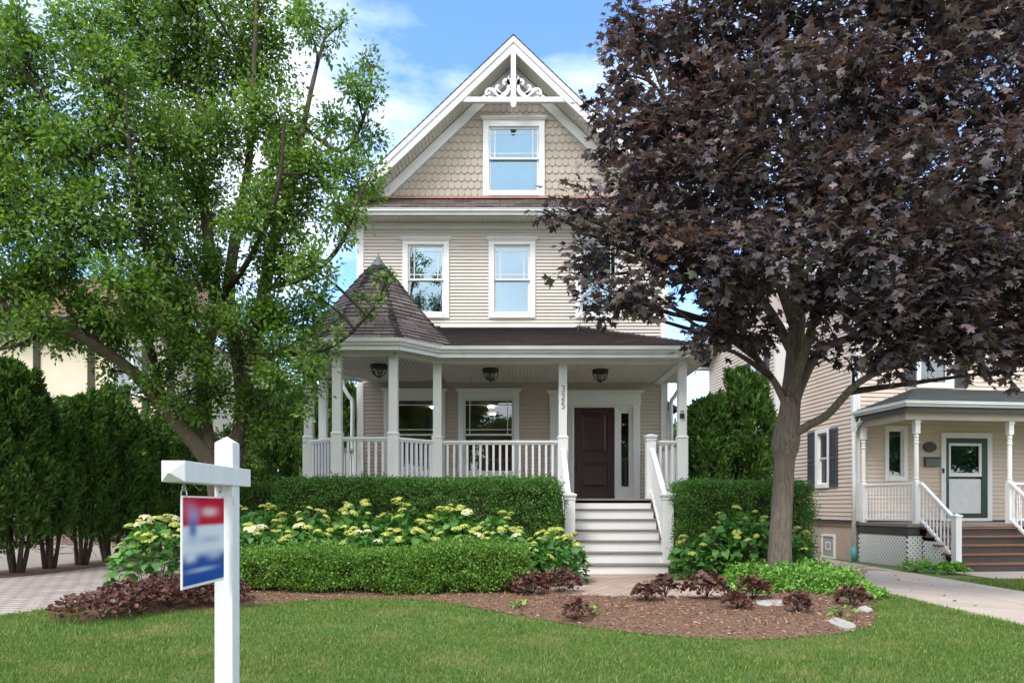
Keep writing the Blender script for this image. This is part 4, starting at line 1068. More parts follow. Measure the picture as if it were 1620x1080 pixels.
# bright ground cover round the maple foot
gcp=smooth_poly([(2.72,10.2),(2.85,9.6),(3.3,8.95),(3.95,8.55),(4.4,8.5),(4.75,8.9),(4.9,9.6),(4.9,10.6),(4.4,10.75),(3.6,10.6)],4)
n=16000; r=np.random.default_rng(77); X=2.6+r.random(n)*2.4; Y=8.4+r.random(n)*2.5; k=inpoly(X,Y,gcp); X,Y=X[k],Y[k]; ed=edgedist(X,Y,gcp)
k=(np.hypot(X-3.9,Y-10.15)>.27); X,Y,ed=X[k],Y[k],ed[k]
n=len(X); lump=.5+.5*np.sin(X*7+1)*np.cos(Y*6)+.3*np.sin(X*15+Y*13)
hg=np.clip(ed/.3,.25,1)*(.19+.12*lump)
p=np.stack([X,Y,bedz(X,Y)+hg*(.35+.65*r.random(n))],1)
V,Fc=leaves(p,r.normal(0,.7,(n,3))+[0,-.1,.1],r.normal(0,.35,(n,3))+[0,-.1,.9],.035+.035*r.random(n),*LEAF)
stuff(bignp('ground_cover',V,Fc,m_cover),'bright green low ground cover around the foot of the maple trunk','ground cover')
# wood chips on the mulch
n=60000; r=np.random.default_rng(78); X=-6.2+r.random(n)*11; Y=5.9+r.random(n)*4.2; k=inpoly(X,Y,bed)&~inpoly(X,Y,walk)&~inpoly(X,Y,gcp); X,Y=X[k],Y[k]; n=len(X)
p=np.stack([X,Y,bedz(X,Y)+.004+.008*r.random(n)],1)
V,Fc=leaves(p,r.normal(size=(n,3))*[1,1,.22],r.normal(0,.3,(n,3))+[0,0,1],.011+.032*r.random(n)**2,[(-.17,0,0),(.16,.05,.05),(.12,1,0),(-.14,.9,.06)],[(0,1,2),(0,2,3)])
stuff(bignp('wood_chips',V,Fc,m_chip),'scattered pale and brown wood chips over the mulch bed','wood chips')
# stepping stones
def stone(label,pts,zt=.004):
    pts=[pxg(a,b,.06) for a,b in pts]; cx=sum(p[0] for p in pts)/len(pts); cy=sum(p[1] for p in pts)/len(pts)
    zb=float(bedz(np.array([cx]),np.array([cy]))[0])
    mb=MB(); o=smooth_poly(pts,3); n=len(o); rr=random.Random(5)
    base=[(x,y,zb-.03) for x,y in o]; e=[(x,y,zb+zt-.008) for x,y in o]; top=[(cx+(x-cx)*.96,cy+(y-cy)*.96,zb+zt) for x,y in o]
    mb.add(base+e+top,[(i,(i+1)%n,(i+1)%n+n,i+n) for i in range(n)]+[(i+n,(i+1)%n+n,(i+1)%n+2*n,i+2*n) for i in range(n)]+[tuple(range(2*n,3*n))])
    t=build('stepping_stone',mb,m_stone); tag(t,label,'stepping stone','stepping stones in the mulch')
stone('larger pale grey flagstone lying askew near the right tip of the mulch bed',[(1286,969),(1302,967),(1345,981),(1354,987),(1335,989),(1310,980)])
stone('smaller flat grey stepping stone between purple plants under the maple',[(1196,953),(1222,950),(1250,953),(1250,958),(1225,960),(1200,958)],.004)
x,y=pxg(1368,962,.05); zb=float(bedz(np.array([x]),np.array([y]))[0]); mb=MB(); rr=random.Random(8)
mb.lathe([(.075,-.02),(.085,.01),(.07,.04),(.04,.058),(.01,.062)],(x,y,zb),9); mb.v=[(a+rr.uniform(-.012,.012),b+rr.uniform(-.012,.012),c+rr.uniform(-.008,.008)) for a,b,c in mb.v]
tag(build('garden_rock',mb,m_stone,smooth=True),'small rounded pale rock at the far right tip of the mulch bed','rock')
# mulch strip at the feet of the arborvitae row
mb=MB(); ms=[(-9.9,10.7),(-8.35,11.2),(-7.95,12.3),(-7.75,16),(-7.6,20.3),(-8.45,20.3),(-8.75,16),(-9.0,13),(-9.6,11.6)]; mb.poly([(x,y,.016) for x,y in smooth_poly(ms,3)]); struct(build('mulch_strip',mb,m_mulch))

# ------------------------------------------------------------------ lawn
def blades(n,x0,x1,y0,y1,seed,hmin,hmax,wid):
    r=np.random.default_rng(seed)
    u=r.random(n); Y=y0+(y1-y0)*u; X=x0+(x1-x0)*r.random(n)
    k=~inpoly(X,Y,bed)&~inpoly(X,Y,pave)&~((X>4.9)&(X<8.15))&~((Y<1.05)); ed=None
    X,Y=X[k],Y[k]; n=len(X)
    clump=.75+.35*np.sin(X*3.1+np.sin(Y*2.3)*2)*np.cos(Y*2.7+X)+.2*np.sin(X*11+Y*9)
    h=(hmin+(hmax-hmin)*r.random(n))*clump
    p=np.stack([X,Y,gz(X)-.004],1)
    d=r.normal(0,.38,(n,3))+[0,0,1]
    V,Fc=leaves(p,d,r.normal(size=(n,3)),h,[(-1,0,0),(1,0,0),(.35,.65,.06),(-.45,.6,.06),(0,1,.22)],[(0,1,2),(0,2,3),(3,2,4)])
    # constant width: rescale x part is tied to h, so use narrow template
    return V,Fc
def grass_tv(w): return [(-w,0,0),(w,0,0),(w*.6,.6,.05),(0,1,.22)]
def grass(n,x0,x1,y0,y1,seed,hmin,hmax,w):
    r=np.random.default_rng(seed); X=x0+(x1-x0)*r.random(n); Y=y0+(y1-y0)*r.random(n)
    inb=inpoly(X,Y,bed)&(edgedist(X,Y,bed)>.012+.05*r.random(n)**2)
    k=~inb&~inpoly(X,Y,pave)&~((X>4.95)&(X<8.10))
    X,Y=X[k],Y[k]; n=len(X)
    clump=np.clip(.85+r.normal(0,.15,n)+.08*np.sin(X*2.1+3*np.sin(Y*1.3))*np.cos(Y*1.9+2*np.sin(X*1.7)),.4,1.4)
    h=(hmin+(hmax-hmin)*r.random(n))*clump
    p=np.stack([X,Y,gz(X)-.004],1)
    return leaves(p,r.normal(0,.36,(n,3))+[0,0,1],r.normal(size=(n,3)),h,grass_tv(w),[(0,1,2),(0,2,3)])
gl=[grass(260000,-5.5,6.5,4.0,6.2,1,.028,.056,.050),grass(230000,-9,5.0,6.2,9.0,2,.028,.058,.065),grass(40000,-6,7,1.1,4.0,3,.035,.07,.09),grass(50000,8.13,14,9.0,13.0,4,.04,.08,.09),grass(16000,4.7,4.95,5,12,5,.03,.07,.08),grass(14000,-12,-5.5,3.5,6.95,6,.04,.07,.1)]
V,Fc=joinnp(gl); stuff(bignp('grass',V,Fc,m_grass),'mown green lawn grass in front of the bed with a few dry patches','grass')

# fallen leaves on the paving, the drive and the mulch
r=np.random.default_rng(123); n=170; X=-9+18*r.random(n); Y=5.2+8*r.random(n); k=(inpoly(X,Y,pave)|((X>5)&(X<8.0))|inpoly(X,Y,walk)|inpoly(X,Y,bed)); X,Y=X[k],Y[k]; n=len(X)
zz=np.where(inpoly(X,Y,bed)|inpoly(X,Y,walk),np.maximum(bedz(X,Y),.024)+.012,gz(X)+.020)
V,Fc=leaves(np.stack([X,Y,zz],1),r.normal(size=(n,3))*[1,1,.1],r.normal(0,.25,(n,3))+[0,0,1],.03+.05*r.random(n),*LEAF)
stuff(bignp('fallen_leaves',V,Fc,leafmat('dry_leaf',[(0,(.10,.05,.025)),(.5,(.20,.11,.05)),(1,(.16,.15,.05))],trans=.1,rough=.8)),'small dry brown leaves scattered over the paving and the mulch','fallen leaves')

for i,(x,y,rd,lab) in enumerate(((8.36,14.55,.30,'variegated green clump at the corner of the white lattice under the neighbouring porch'),(8.75,14.05,.26,'small green clump on the grass strip by the neighbouring porch steps'))):
    rosette('hosta_plant',lab,'plant',x,y,rd,.22,120,.13,m_cover,140+i,'green clumps by the neighbouring porch',LEAF,8,float(gz(x)))
# ------------------------------------------------------------------ trees
def tree_branches(blobs,nodes,tw_per,rng_,length,up,leafn,spread,curve=.3):
    """blobs: (center,rad). nodes: attach points. returns limb tubes, twig tubes, leaf points/directions"""
    limbs=[];twigs=[];LP=[];LD=[]
    for c,rad in blobs:
        c=np.array(c)
        # the nearest branching node below
        best=min(nodes,key=lambda q:np.linalg.norm(np.array(q[0])-c)+max(0,q[0][2]-c[2]+.2)*2.0)
        a=np.array(best[0]); d=c-a; L=np.linalg.norm(d)
        mid=a+d*.5+np.array([0,0,.03*L])+rng_.normal(0,.06*L,3)
        limbs.append(([a,mid,c],[min(best[1],.018+.016*L),.012+.008*L,.010]))
        nt_=max(3,int(tw_per*rad*rad))
        for k in range(nt_):
            v=rng_.normal(size=3); v/=np.linalg.norm(v); v[2]+=up*.4; v/=np.linalg.norm(v)
            s=c+(a-c)*rng_.random()*.25+v*rad*rng_.random()*.35
            e=c+v*rad*(.55+.5*rng_.random())
            e[2]+= up*.12*rad
            m_=(s+e)/2+rng_.normal(0,.1*rad,3)+np.array([0,0,.08*rad])
            twigs.append(([s,m_,e],[.009,.006,.003]))
            n=int(leafn*(.6+.8*rng_.random())*min(1,rad/.33))+1
            t=(.15+.9*rng_.random(n)**.8)[:,None]; t=np.minimum(t,1.02)
            p=(1-t)**2*s+2*t*(1-t)*m_+t**2*e
            dv=rng_.normal(size=(n,3)); 
            LP.append(p+dv*spread*min(1,rad/.38+.15)*(.6+.6*t)); LD.append(dv+ (e-s)/max(np.linalg.norm(e-s),.01)*.5)
    return limbs,twigs,np.concatenate(LP),np.concatenate(LD)
def wire(mb,lst,n,sub=3):
    for pts,rad in lst:
        pp=cr([Vector(tuple(p)) for p in pts],sub); mb.tube(pp,lerp_r(rad,sub),n,cap=False)
def polyline(px_list): return [P(a,b,d) for a,b,d in px_list]

# ---- purple maple
r=np.random.default_rng(5)
mt_=thing('maple_tree','large purple leaved maple with a grey trunk in the front bed','tree',(3.88,10.2,0))
trunk=[((1232,945,10.15),.215),((1233,900,10.15),.178),((1235,840,10.15),.152),((1239,765,10.15),.140),((1241,728,10.15),.143),((1242,708,10.15),.192),((1244,692,10.15),.196),((1247,670,10.15),.158),((1250,640,10.15),.140),((1255,590,10.2),.13),((1259,540,10.2),.122),((1262,480,10.2),.105),((1258,380,10.2),.10),((1248,260,10.25),.075),((1240,120,10.2),.05),((1235,-40,10.2),.03),((1232,-150,10.2),.015)]
mb=MB(); nodes=[]
tp=cr([P(*a) for a,_ in trunk],5); tr_=lerp_r([b for _,b in trunk],5)
mb.tube(tp,tr_,18,wob=.03,seed=2)
for p,q in zip(tp,tr_):
    if q<.14: nodes.append((tuple(p),q))
limbs_px=[([(1244,640,10.15),(1228,608,10.1),(1208,580,10.0),(1186,548,9.9),(1160,505,9.7),(1115,460,9.5),(1050,420,9.3)],[.06,.05,.042,.036,.03,.024,.015]),
 ([(1250,690,10.1),(1280,672,9.95),(1310,655,9.7),(1350,612,9.3),(1385,590,9.0),(1440,560,8.8),(1520,530,8.6)],[.075,.062,.055,.05,.04,.03,.02]),
 ([(1254,640,10.15),(1275,590,10.2),(1300,553,10.2),(1335,538,10.2),(1405,519,10.3),(1500,500,10.5),(1600,480,10.7)],[.09,.075,.065,.058,.05,.04,.03]),
 ([(1250,625,10.1),(1272,560,9.6),(1290,500,9.5),(1318,420,9.5),(1350,330,9.6),(1385,240,9.7)],[.08,.065,.055,.045,.035,.02]),
 ([(1256,560,10.2),(1210,480,10.6),(1150,400,11.0),(1080,310,11.2),(1020,230,11.3)],[.08,.065,.05,.04,.02]),
 ([(1258,520,10.2),(1225,430,10.1),(1180,340,10.0),(1110,250,10.2),(1050,150,10.3)],[.075,.06,.045,.03,.012]),
 ([(1260,500,10.2),(1330,400,10.8),(1420,300,11.4),(1500,180,11.6)],[.08,.06,.045,.025]),
 ([(1258,420,10.2),(1220,320,10.3),(1190,200,10.4),(1150,80,10.5),(1120,-40,10.6)],[.05,.04,.03,.016,.008]),
 ([(1256,380,10.2),(1310,260,9.9),(1360,140,9.8),(1400,20,9.8)],[.06,.045,.035,.02]),
 ([(1255,350,10.2),(1300,240,11.0),(1330,120,11.6)],[.05,.04,.02]),
 ([(1500,300,10.2),(1560,240,10.0),(1620,160,9.8)],[.03,.025,.015]),
 ([(1330,400,10.8),(1430,380,9.9),(1530,340,9.3),(1600,300,9.0)],[.05,.04,.03,.02])]
for pts,rad in limbs_px:
    pp=cr([P(*p) for p in pts],5); rr_=lerp_r(rad,5); mb.tube(pp,rr_,9,wob=.05,seed=len(nodes))
    for k in range(4,len(pp)): nodes.append((tuple(pp[k]),rr_[k]))
B=[(1010,40,62,10.3),(1110,25,85,10.6),(1250,10,110,10.2),(1390,10,110,9.8),(1530,10,110,10),(1650,20,110,10),(985,120,48,10.0),(965,60,28,10.4),(1000,190,70,10.2),(1095,170,90,9.6),(1090,110,80,11.3),(1210,150,100,9.3),(1210,90,90,11.2),(1340,140,105,9.2),(1340,90,90,11.6),(1475,140,105,9.4),(1600,150,105,9.6),(1700,160,100,10),
 (955,235,34,9.8),(948,190,26,9.8),(1035,280,78,9.5),(1060,230,80,11),(1150,290,95,9.0),(1150,240,90,10.9),(1290,290,105,8.8),(1290,240,90,11.4),(1430,280,110,8.7),(1430,220,90,11.4),(1570,280,110,8.8),(1690,290,110,9.2),
 (985,300,50,9.6),(925,322,34,9.3),(882,330,24,9.2),(860,331,12,9.15),(985,365,66,9.0),(1080,390,85,8.8),(1080,340,80,10.6),(1200,390,90,8.6),(1210,330,80,10.8),(1340,400,100,8.4),(1350,330,90,11.2),(1480,400,100,8.4),(1610,410,110,8.6),(1500,350,90,11.2),(1640,350,90,11),
 (930,395,40,9.2),(915,438,30,9.1),(950,455,42,8.9),(1005,445,48,8.7),(985,485,26,8.8),(1038,466,30,8.9),(1085,425,48,9.2),(1125,515,20,9.1),(1152,520,22,9.3),(1110,505,30,9.0),(1140,480,48,9.4),(1180,450,60,9.8),(1100,545,16,9.0),(1132,535,22,9.1),(1165,530,30,9.4),(1195,520,38,9.8),
 (1310,480,62,8.8),(1370,480,70,8.7),(1440,490,70,8.6),(1520,500,75,8.7),(1600,500,75,8.8),(1680,500,75,9),(1400,535,48,8.8),(1470,545,45,8.8),(1550,545,48,8.8),(1620,560,45,9),(1380,575,22,8.9),(1430,580,24,9.0),(1590,585,26,8.9),(1300,560,24,9.6),(1345,575,20,9.3)]
blobs=[]
for px,py,pr,D in B:
    D=D+r.uniform(-.3,.3); blobs.append((P(px,py,D),pr*D/F))
limbs,twigs,LP,LD=tree_branches(blobs,nodes,54,r,0,-.15,23,.088)
build('trunk',mb,m_bark_m,mt_,smooth=True)
mb=MB(); wire(mb,limbs,6); wire(mb,twigs,4,2); tw=build('twig',mb,m_twig,mt_)
n=len(LP); up=r.normal(0,.42,(n,3))+np.array([0,-.25,.75]); d=LD*np.array([1,1,.45])+np.array([0,-.1,-.45])
V,Fc=leaves(LP,d,up,.075+.080*r.random(n),*MAPLE)
cr_obj=bignp('crown',V,Fc,m_maple,mt_); print('maple leaves',n)

# ---- pear tree
r=np.random.default_rng(6)
pt=thing('pear_tree','tall green leaved tree with several leaning stems left of the porch','tree',(-4.4,10.9,0))
mb=MB(); nodes=[]
base=(352,905,10.9)
stems=[([base,(350,830,10.9),(345,755,10.9),(300,690,10.7),(258,640,10.5),(212,590,10.2),(165,555,9.9),(90,515,9.5),(0,480,9.2),(-90,430,9)],[.20,.17,.14,.115,.10,.085,.07,.055,.04,.02]),
 ([(350,830,10.9),(336,735,10.9),(322,660,11),(326,560,11),(340,480,11.1),(330,380,11.1),(318,280,11.2),(315,150,11.2),(310,0,11.2),(308,-120,11.2)],[.15,.13,.12,.11,.10,.085,.07,.05,.03,.015]),
 ([(352,840,10.9),(372,720,11),(384,640,11.1),(374,560,11.2),(362,470,11.2),(372,380,11.1),(392,270,11),(400,150,11),(405,20,11),(408,-80,11)],[.14,.12,.11,.10,.10,.08,.06,.045,.03,.015]),
 ([(384,640,11.1),(405,540,11),(418,460,10.9),(432,385,10.8),(462,290,10.7),(480,200,10.7),(500,110,10.7),(520,40,10.7)],[.10,.10,.10,.085,.06,.045,.03,.015]),
 ([(362,480,11.2),(300,400,11.6),(240,300,12),(180,180,12.2),(140,60,12.3)],[.07,.055,.045,.03,.015]),
 ([(258,640,10.5),(240,560,10.2),(200,470,9.8),(150,380,9.5),(100,280,9.3),(70,160,9.2)],[.07,.06,.05,.04,.03,.015]),
 ([(330,560,11),(270,470,10.3),(230,390,9.8),(210,280,9.4),(200,150,9.3)],[.07,.055,.045,.03,.015]),
 ([(420,455,10.9),(480,440,10.4),(530,400,10.1),(560,340,10)],[.05,.04,.03,.015]),
 ([(405,560,11),(470,560,10.6),(530,545,10.3),(580,500,10.1),(625,438,10.0)],[.045,.035,.028,.02,.008]),
 ([(480,200,10.7),(540,240,10.6),(575,190,10.6),(590,110,10.6)],[.035,.03,.02,.01]),
 ([(165,555,9.9),(110,490,9.6),(60,420,9.5),(20,330,9.4)],[.05,.04,.03,.015]),
 ([(345,480,11.1),(400,400,10.2),(440,300,9.8),(450,180,9.7)],[.05,.04,.03,.015]),
 ([(90,515,9.5),(30,545,9.3),(-40,560,9.2)],[.03,.02,.012])]
mls=[]
def mk():
    mls.append(MB()); return mls[-1]
for pts,rad in stems:
    pp=cr([P(*p) for p in pts],5); rr_=lerp_r(rad,5); (mb if rad[0]>.08 else mk()).tube(pp,rr_,10,wob=.06,seed=len(nodes))
    for k in range(8 if len(pts)>7 else 3,len(pp)): nodes.append((tuple(pp[k]),rr_[k]))
B=[(-60,60,100,9.6),(40,100,85,9.5),(130,60,70,10.5),(-60,200,100,9.5),(50,220,90,9.3),(-50,340,100,9.3),(40,340,95,9.3),(-60,460,80,9.3),(40,450,75,9.4),
 (210,40,75,11.5),(300,20,85,11.2),(390,20,70,11.0),(160,140,90,10),(255,130,90,10.8),(345,110,85,11.2),(420,95,65,11),(490,45,30,10.7),(470,10,36,10.8),(520,75,22,10.7),(545,35,16,10.7),
 (580,95,24,10.6),(565,140,36,10.6),(592,165,24,10.6),(575,215,36,10.6),(530,200,34,10.7),(550,270,42,10.5),(590,275,26,10.5),(595,318,20,10.3),(500,270,50,10.6),
 (150,250,90,9.4),(245,240,90,10),(340,220,85,10.9),(430,190,70,10.6),(440,270,70,10),(120,360,95,9.3),(215,350,90,9.8),(310,330,85,10.8),(395,340,75,10.3),(470,350,65,10.2),(530,340,46,10.2),(548,380,20,10.1),
 (100,450,70,9.4),(190,455,75,9.6),(275,440,70,10.2),(350,430,50,10.4),(440,430,52,10.3),(488,420,45,10.2),(505,470,30,10.2),(480,500,50,10.3),(430,515,55,10.6),(540,528,14,10.2),(505,545,28,10.3),
 (180,530,48,9.8),(110,535,40,9.6),(250,520,50,10.1),(300,545,50,10.4),(380,560,50,11),(440,590,48,10.7),(490,580,34,10.4),(400,640,40,10.9),(460,640,26,10.7),(340,620,40,10.8),(270,590,40,10.4),(30,535,26,9.3),(310,670,26,10.8),
 (600,440,13,10),(622,432,12,10),(600,475,12,10),(585,500,15,10.1),(570,470,12,10.1),(240,650,24,10.4),(200,620,22,10.2),(150,500,48,9.5),(230,490,50,9.8),(60,500,45,9.3),(300,480,45,10.2),(350,500,40,10.3),(410,480,40,10.4),(330,590,40,10.4),(430,660,30,10.6),(360,690,26,10.7),(578,305,24,10.5),(300,640,26,10.3),(-20,520,40,9.2),(410,690,26,10.7),(450,690,22,10.8),(390,725,20,10.7),(280,640,26,10.2),(235,610,30,10.1),(330,660,26,10.5),(490,640,24,10.5),(500,600,26,10.4),(170,585,30,9.8),(440,545,34,10.4),(300,700,18,10.6)]
blobs=[]
for px,py,pr,D in B:
    D=D+r.uniform(-.5,.5); blobs.append((P(px,py,D),pr*D/F))
limbs,twigs,LP,LD=tree_branches(blobs,nodes,96,r,0,.35,52,.068)
build('trunk',mb,m_bark_p,pt,smooth=True)
for q in mls: build('limb',q,m_twig,pt,smooth=True)
mb=MB(); wire(mb,limbs,6); wire(mb,twigs,4,2); build('twig',mb,m_twig,pt)
n=len(LP); up=r.normal(0,.55,(n,3))+np.array([0,-.2,.6]); d=LD+np.array([0,0,-.25])
V,Fc=leaves(LP,d,up,.050+.040*r.random(n),*LEAF)
bignp('crown',V,Fc,m_pear,pt); print('pear leaves',n)

# ---- arborvitae: flat sprays on a column, bare multi-stem foot
SPRAY=([(0,0,0),(.20,.35,.05),(.10,.62,.02),(.05,1,-.05),(-.14,.7,.03),(-.20,.33,.05)],[(0,1,2),(0,2,3),(0,3,4),(0,4,5)])
def arb_mesh(h,z0,rad,n,seed):
    r=np.random.default_rng(seed); t=r.random(n)**.92
    z=z0+(h-z0)*t; prof_=np.interp(t,[0,.10,.3,.65,.88,1],[.50,.80,1,.88,.55,.06])
    # plumes: many upright tongues of foliage, each with its own tip, and hollows between them
    npl=64; pa=r.random(npl)*6.283; pz=z0+(h-z0)*(.02+.9*r.random(npl)); pl=.35+.5*r.random(npl)
    gi=r.integers(0,npl,n); s_=r.random(n)**.7
    tz=np.clip((pz[gi]-z0)/(h-z0),0,1); base=rad*np.interp(tz,[0,.10,.3,.65,.88,1],[.50,.80,1,.88,.55,.10])
    inpl=r.random(n)<.72
    ang=np.where(inpl,pa[gi]+r.normal(0,.16,n)*(1.3-s_)/np.maximum(base,.15)*.6,r.random(n)*6.283)
    zz=np.where(inpl,pz[gi]+pl[gi]*(s_-.35),z)
    rr_=np.where(inpl,base*(1.0+.16*np.sin(gi*1.7))*(.80+.28*np.sin(s_*2.6))-.05+r.normal(0,.035,n),rad*prof_*r.random(n)**.6*.85)
    zz=np.minimum(zz,h+.15*np.sin(gi)); k=zz>z0*.55; ang,zz,rr_=ang[k],zz[k],np.maximum(rr_[k],0); n=len(zz)
    # thin out the ragged bottom
    k=(zz>z0+.45+.3*np.sin(ang*2+seed))|(r.random(n)<.32); ang,zz,rr_=ang[k],zz[k],rr_[k]; n=len(zz)
    p=np.stack([rr_*np.cos(ang),rr_*np.sin(ang),zz],1)
    out=np.stack([np.cos(ang),np.sin(ang),np.zeros(n)],1)
    d=out*.6+r.normal(0,.38,(n,3))+[0,0,.8]; up=out+r.normal(0,.6,(n,3))
    return leaves(p,d,up,.065+.075*r.random(n),*SPRAY)
def arb_trunk(h,z0,rad,seed,stems=4):
    rr=random.Random(seed); mb=MB()
    for k in range(stems):
        a=6.28*k/stems+rr.uniform(-.5,.5); b=rr.uniform(.25,.5)*rad
        mb.tube(cr([(math.cos(a)*.07,math.sin(a)*.07,-.02),(math.cos(a)*b*.75,math.sin(a)*b*.75,z0*.7+.2),(math.cos(a)*b,math.sin(a)*b,z0+1.0),(math.cos(a)*b*.7,math.sin(a)*b*.7,h*.8)],3),lerp_r([.050,.036,.026,.01],3),7,wob=.12,seed=seed+k)
    for k in range(34):
        a=rr.uniform(0,6.28); z=rr.uniform(.3,z0+1.2); L=rr.uniform(.25,.75)*rad/.6
        mb.tube([(math.cos(a)*.08,math.sin(a)*.08,z),(math.cos(a)*L*.6,math.sin(a)*L*.6,z+rr.uniform(-.05,.12)),(math.cos(a)*L,math.sin(a)*L,z+rr.uniform(-.15,.3))],[.009,.006,.003],4,cap=False)
    return mb
protos=[]
for s,(h,z0,rad,n) in enumerate(((3.45,.50,.58,19000),(3.35,.62,.54,18000),(3.6,.40,.60,20000))):
    V,Fc=arb_mesh(h,z0,rad,n,s+1)
    protos.append((h,z0,rad,V,Fc,s))
def plant_arb(i,x,y,label,group,s=1.0,rz=0,first={}):
    h,z0,rad,V,Fc,sd=protos[i]
    if i not in first:
        t=thing('arborvitae',label,'tree',(0,0,0),group)
        bignp('crown',V.copy(),Fc,m_arb,t); build('trunk',arb_trunk(h,z0,rad,sd+9),m_bark_a,t,smooth=True); first[i]=t
    else:
        t=copy_tree(first[i]); tag(t,label,'tree',group)
    t.location=(x,y,float(gz(x))); t.scale=(s,s,s); t.rotation_euler=(0,0,rz)
row=[(-9.2,10.9),(-8.85,11.45),(-8.57,12.15),(-8.52,12.95),(-8.42,13.75),(-8.3,14.5),(-8.3,15.5),(-8.25,16.4),(-8.1,17.3),(-8.0,18.2)]
labs=['arborvitae cut by the left edge of the picture, nearest of the row','arborvitae second nearest in the row, mostly out of the picture at left','arborvitae with a dark forked foot, leftmost whole trunk of the row along the paver drive','arborvitae with a thick foot, second whole trunk from the left along the paver drive','arborvitae with a single straight foot, third whole trunk from the left along the paver drive','arborvitae with foliage down to the ground, fourth whole trunk along the paver drive','arborvitae fifth whole trunk along the paver drive, left of the hanging sign','arborvitae with splayed feet just left of the flowering hydrangea and sign','arborvitae far along the row, hidden behind the hanging sign','arborvitae at the far end of the row, behind the sign post']
for k,((x,y),lab) in enumerate(zip(row,labs)): plant_arb((k*2+1)%3,x,y,lab,'arborvitae row along the paver drive',.96+.05*((k*7)%3-1),k*1.3)
for k,(x,y,s,lab) in enumerate(((-6.9,19.2,1.25,'tall dark arborvitae behind the leaning pear stems'),(-5.8,19.8,1.35,'tall dark arborvitae between the pear tree and the round porch'),(-4.9,19.0,1.3,'tall dark arborvitae close behind the left side of the round porch'))):
    plant_arb(k,x,y,lab,'dark evergreens left of the house',s,k*2.1)
for k,(x,y,s,lab) in enumerate(((4.95,17.6,1.16,'arborvitae right beside the porch corner, left one of the pair between the houses'),(5.95,17.9,1.30,'tall arborvitae between the two houses, right one of the pair beside the maple trunk'),(5.5,19.8,1.2,'arborvitae behind the pair between the two houses'))):
    plant_arb((k+1)%3,x,y,lab,'arborvitae between the two houses',s,k*1.7+.4)

# ---- generic broadleaf trees far behind and across the street
def far_tree_mesh(h,rad,seed):
    r=np.random.default_rng(seed); bl=[]
    for k in range(26):
        v=r.normal(size=3); v/=np.linalg.norm(v); bl.append((np.array([0,0,h*.62])+v*np.array([rad*.7,rad*.7,h*.30])*(.5+.5*r.random()),rad*(.28+.16*r.random())))
    Pn=[];Dn=[]
    for c,q in bl:
        n=420; v=r.normal(size=(n,3)); v/=np.linalg.norm(v,axis=1,keepdims=True); Pn.append(c+v*q*(.6+.45*r.random((n,1)))); Dn.append(v)
    p=np.concatenate(Pn);d=np.concatenate(Dn);n=len(p)
    return leaves(p,d*.5+r.normal(0,.7,(n,3)),d*.4+r.normal(0,.4,(n,3))+[0,0,.6],.22+.2*r.random(n),*LEAF),bl
fp=None
def far_tree(x,y,s,rz,label,group):
    global fp
    if fp is None:
        (V,Fc),bl=far_tree_mesh(9,3.4,3)
        t=thing('broadleaf_tree',label,'tree',(0,0,0),group); bignp('crown',V,Fc,m_far,t)
        mb=MB(); mb.tube([(0,0,-.05),(.05,.02,1.5),(0,.05,3.4),(.1,0,6.5)],[.26,.2,.17,.05],9)
        for c,q in bl[:14]: mb.tube([(0,.04,2.6),tuple(np.array([0,.04,3.2])*.4+c*.6),tuple(c)],[.09,.05,.02],5,cap=False)
        build('trunk',mb,m_bark_p,t,smooth=True); fp=t
    else: t=copy_tree(fp); tag(t,label,'tree',group)
    t.location=(x,y,float(gz(x))); t.scale=(s,s,s); t.rotation_euler=(0,0,rz); return t
for k,(x,y,s,lab) in enumerate(((-11.5,33,.95,'pale green tree far behind the pear stems, left of the house'),(-16,36,1.0,'green tree far behind the half timbered house'),(-7.5,38,.9,'pale green tree far behind, next to the left wall of the house'),(10.5,40,.72,'green tree far behind the gap between the two houses'))):
    far_tree(x,y,s,k*1.9,lab,'trees far behind the houses')
for k,(x,y,s) in enumerate(((-15,-17,1.05),(-5.5,-19,1.25),(5,-22,.95),(13,-18,1.15),(-10.5,-23,.85),(0,-24,1.0),(9.5,-25,.9),(21,-19,1.1),(-23,-20,1.1),(40,-14,1.3),(50,-15,1.4))):
    far_tree(x,y,s,k*1.3+.5,['broad green tree across the street, far left of the four','tallest green tree across the street, opposite the pear tree','smaller green tree set back across the street','broad green tree across the street, far right of the front four','rounded green tree in the second row across the street, left','rounded green tree in the second row across the street, middle','rounded green tree in the second row across the street, right','broad green tree down the street to the right, facing the neighbouring porch','broad green tree down the street to the left','large green tree far down the street to the right, nearer one of the last pair','large green tree farthest down the street to the right'][k],'street trees across the road')
# ------------------------------------------------------------------ sign post
m_sign,nt,out=newmat('sign_print')
b_=N(nt,'ShaderNodeBsdfPrincipled'); b_.inputs['Roughness'].default_value=.6; b_.inputs['Specular IOR Level'].default_value=.12; nt.links.new(b_.outputs[0],out.inputs[0])
tc_=nt.nodes.new('ShaderNodeTexCoord'); sp_=nt.nodes.new('ShaderNodeSeparateXYZ'); nt.links.new(tc_.outputs['Generated'],sp_.inputs[0])
def mm(op,a,b=None,cl=False):
    n=nt.nodes.new('ShaderNodeMath'); n.operation=op; n.use_clamp=cl
    for i,v in enumerate((a,b)):
        if v is None: continue
        if isinstance(v,(int,float)): n.inputs[i].default_value=v
        else: nt.links.new(v,n.inputs[i])
    return n.outputs[0]
U=sp_.outputs[1]; Vv=sp_.outputs[2]
def sstep(x,a,b): 
    n=nt.nodes.new('ShaderNodeMapRange'); n.interpolation_type='SMOOTHSTEP'; nt.links.new(x,n.inputs[0]); n.inputs[1].default_value=a; n.inputs[2].default_value=b; return n.outputs[0]
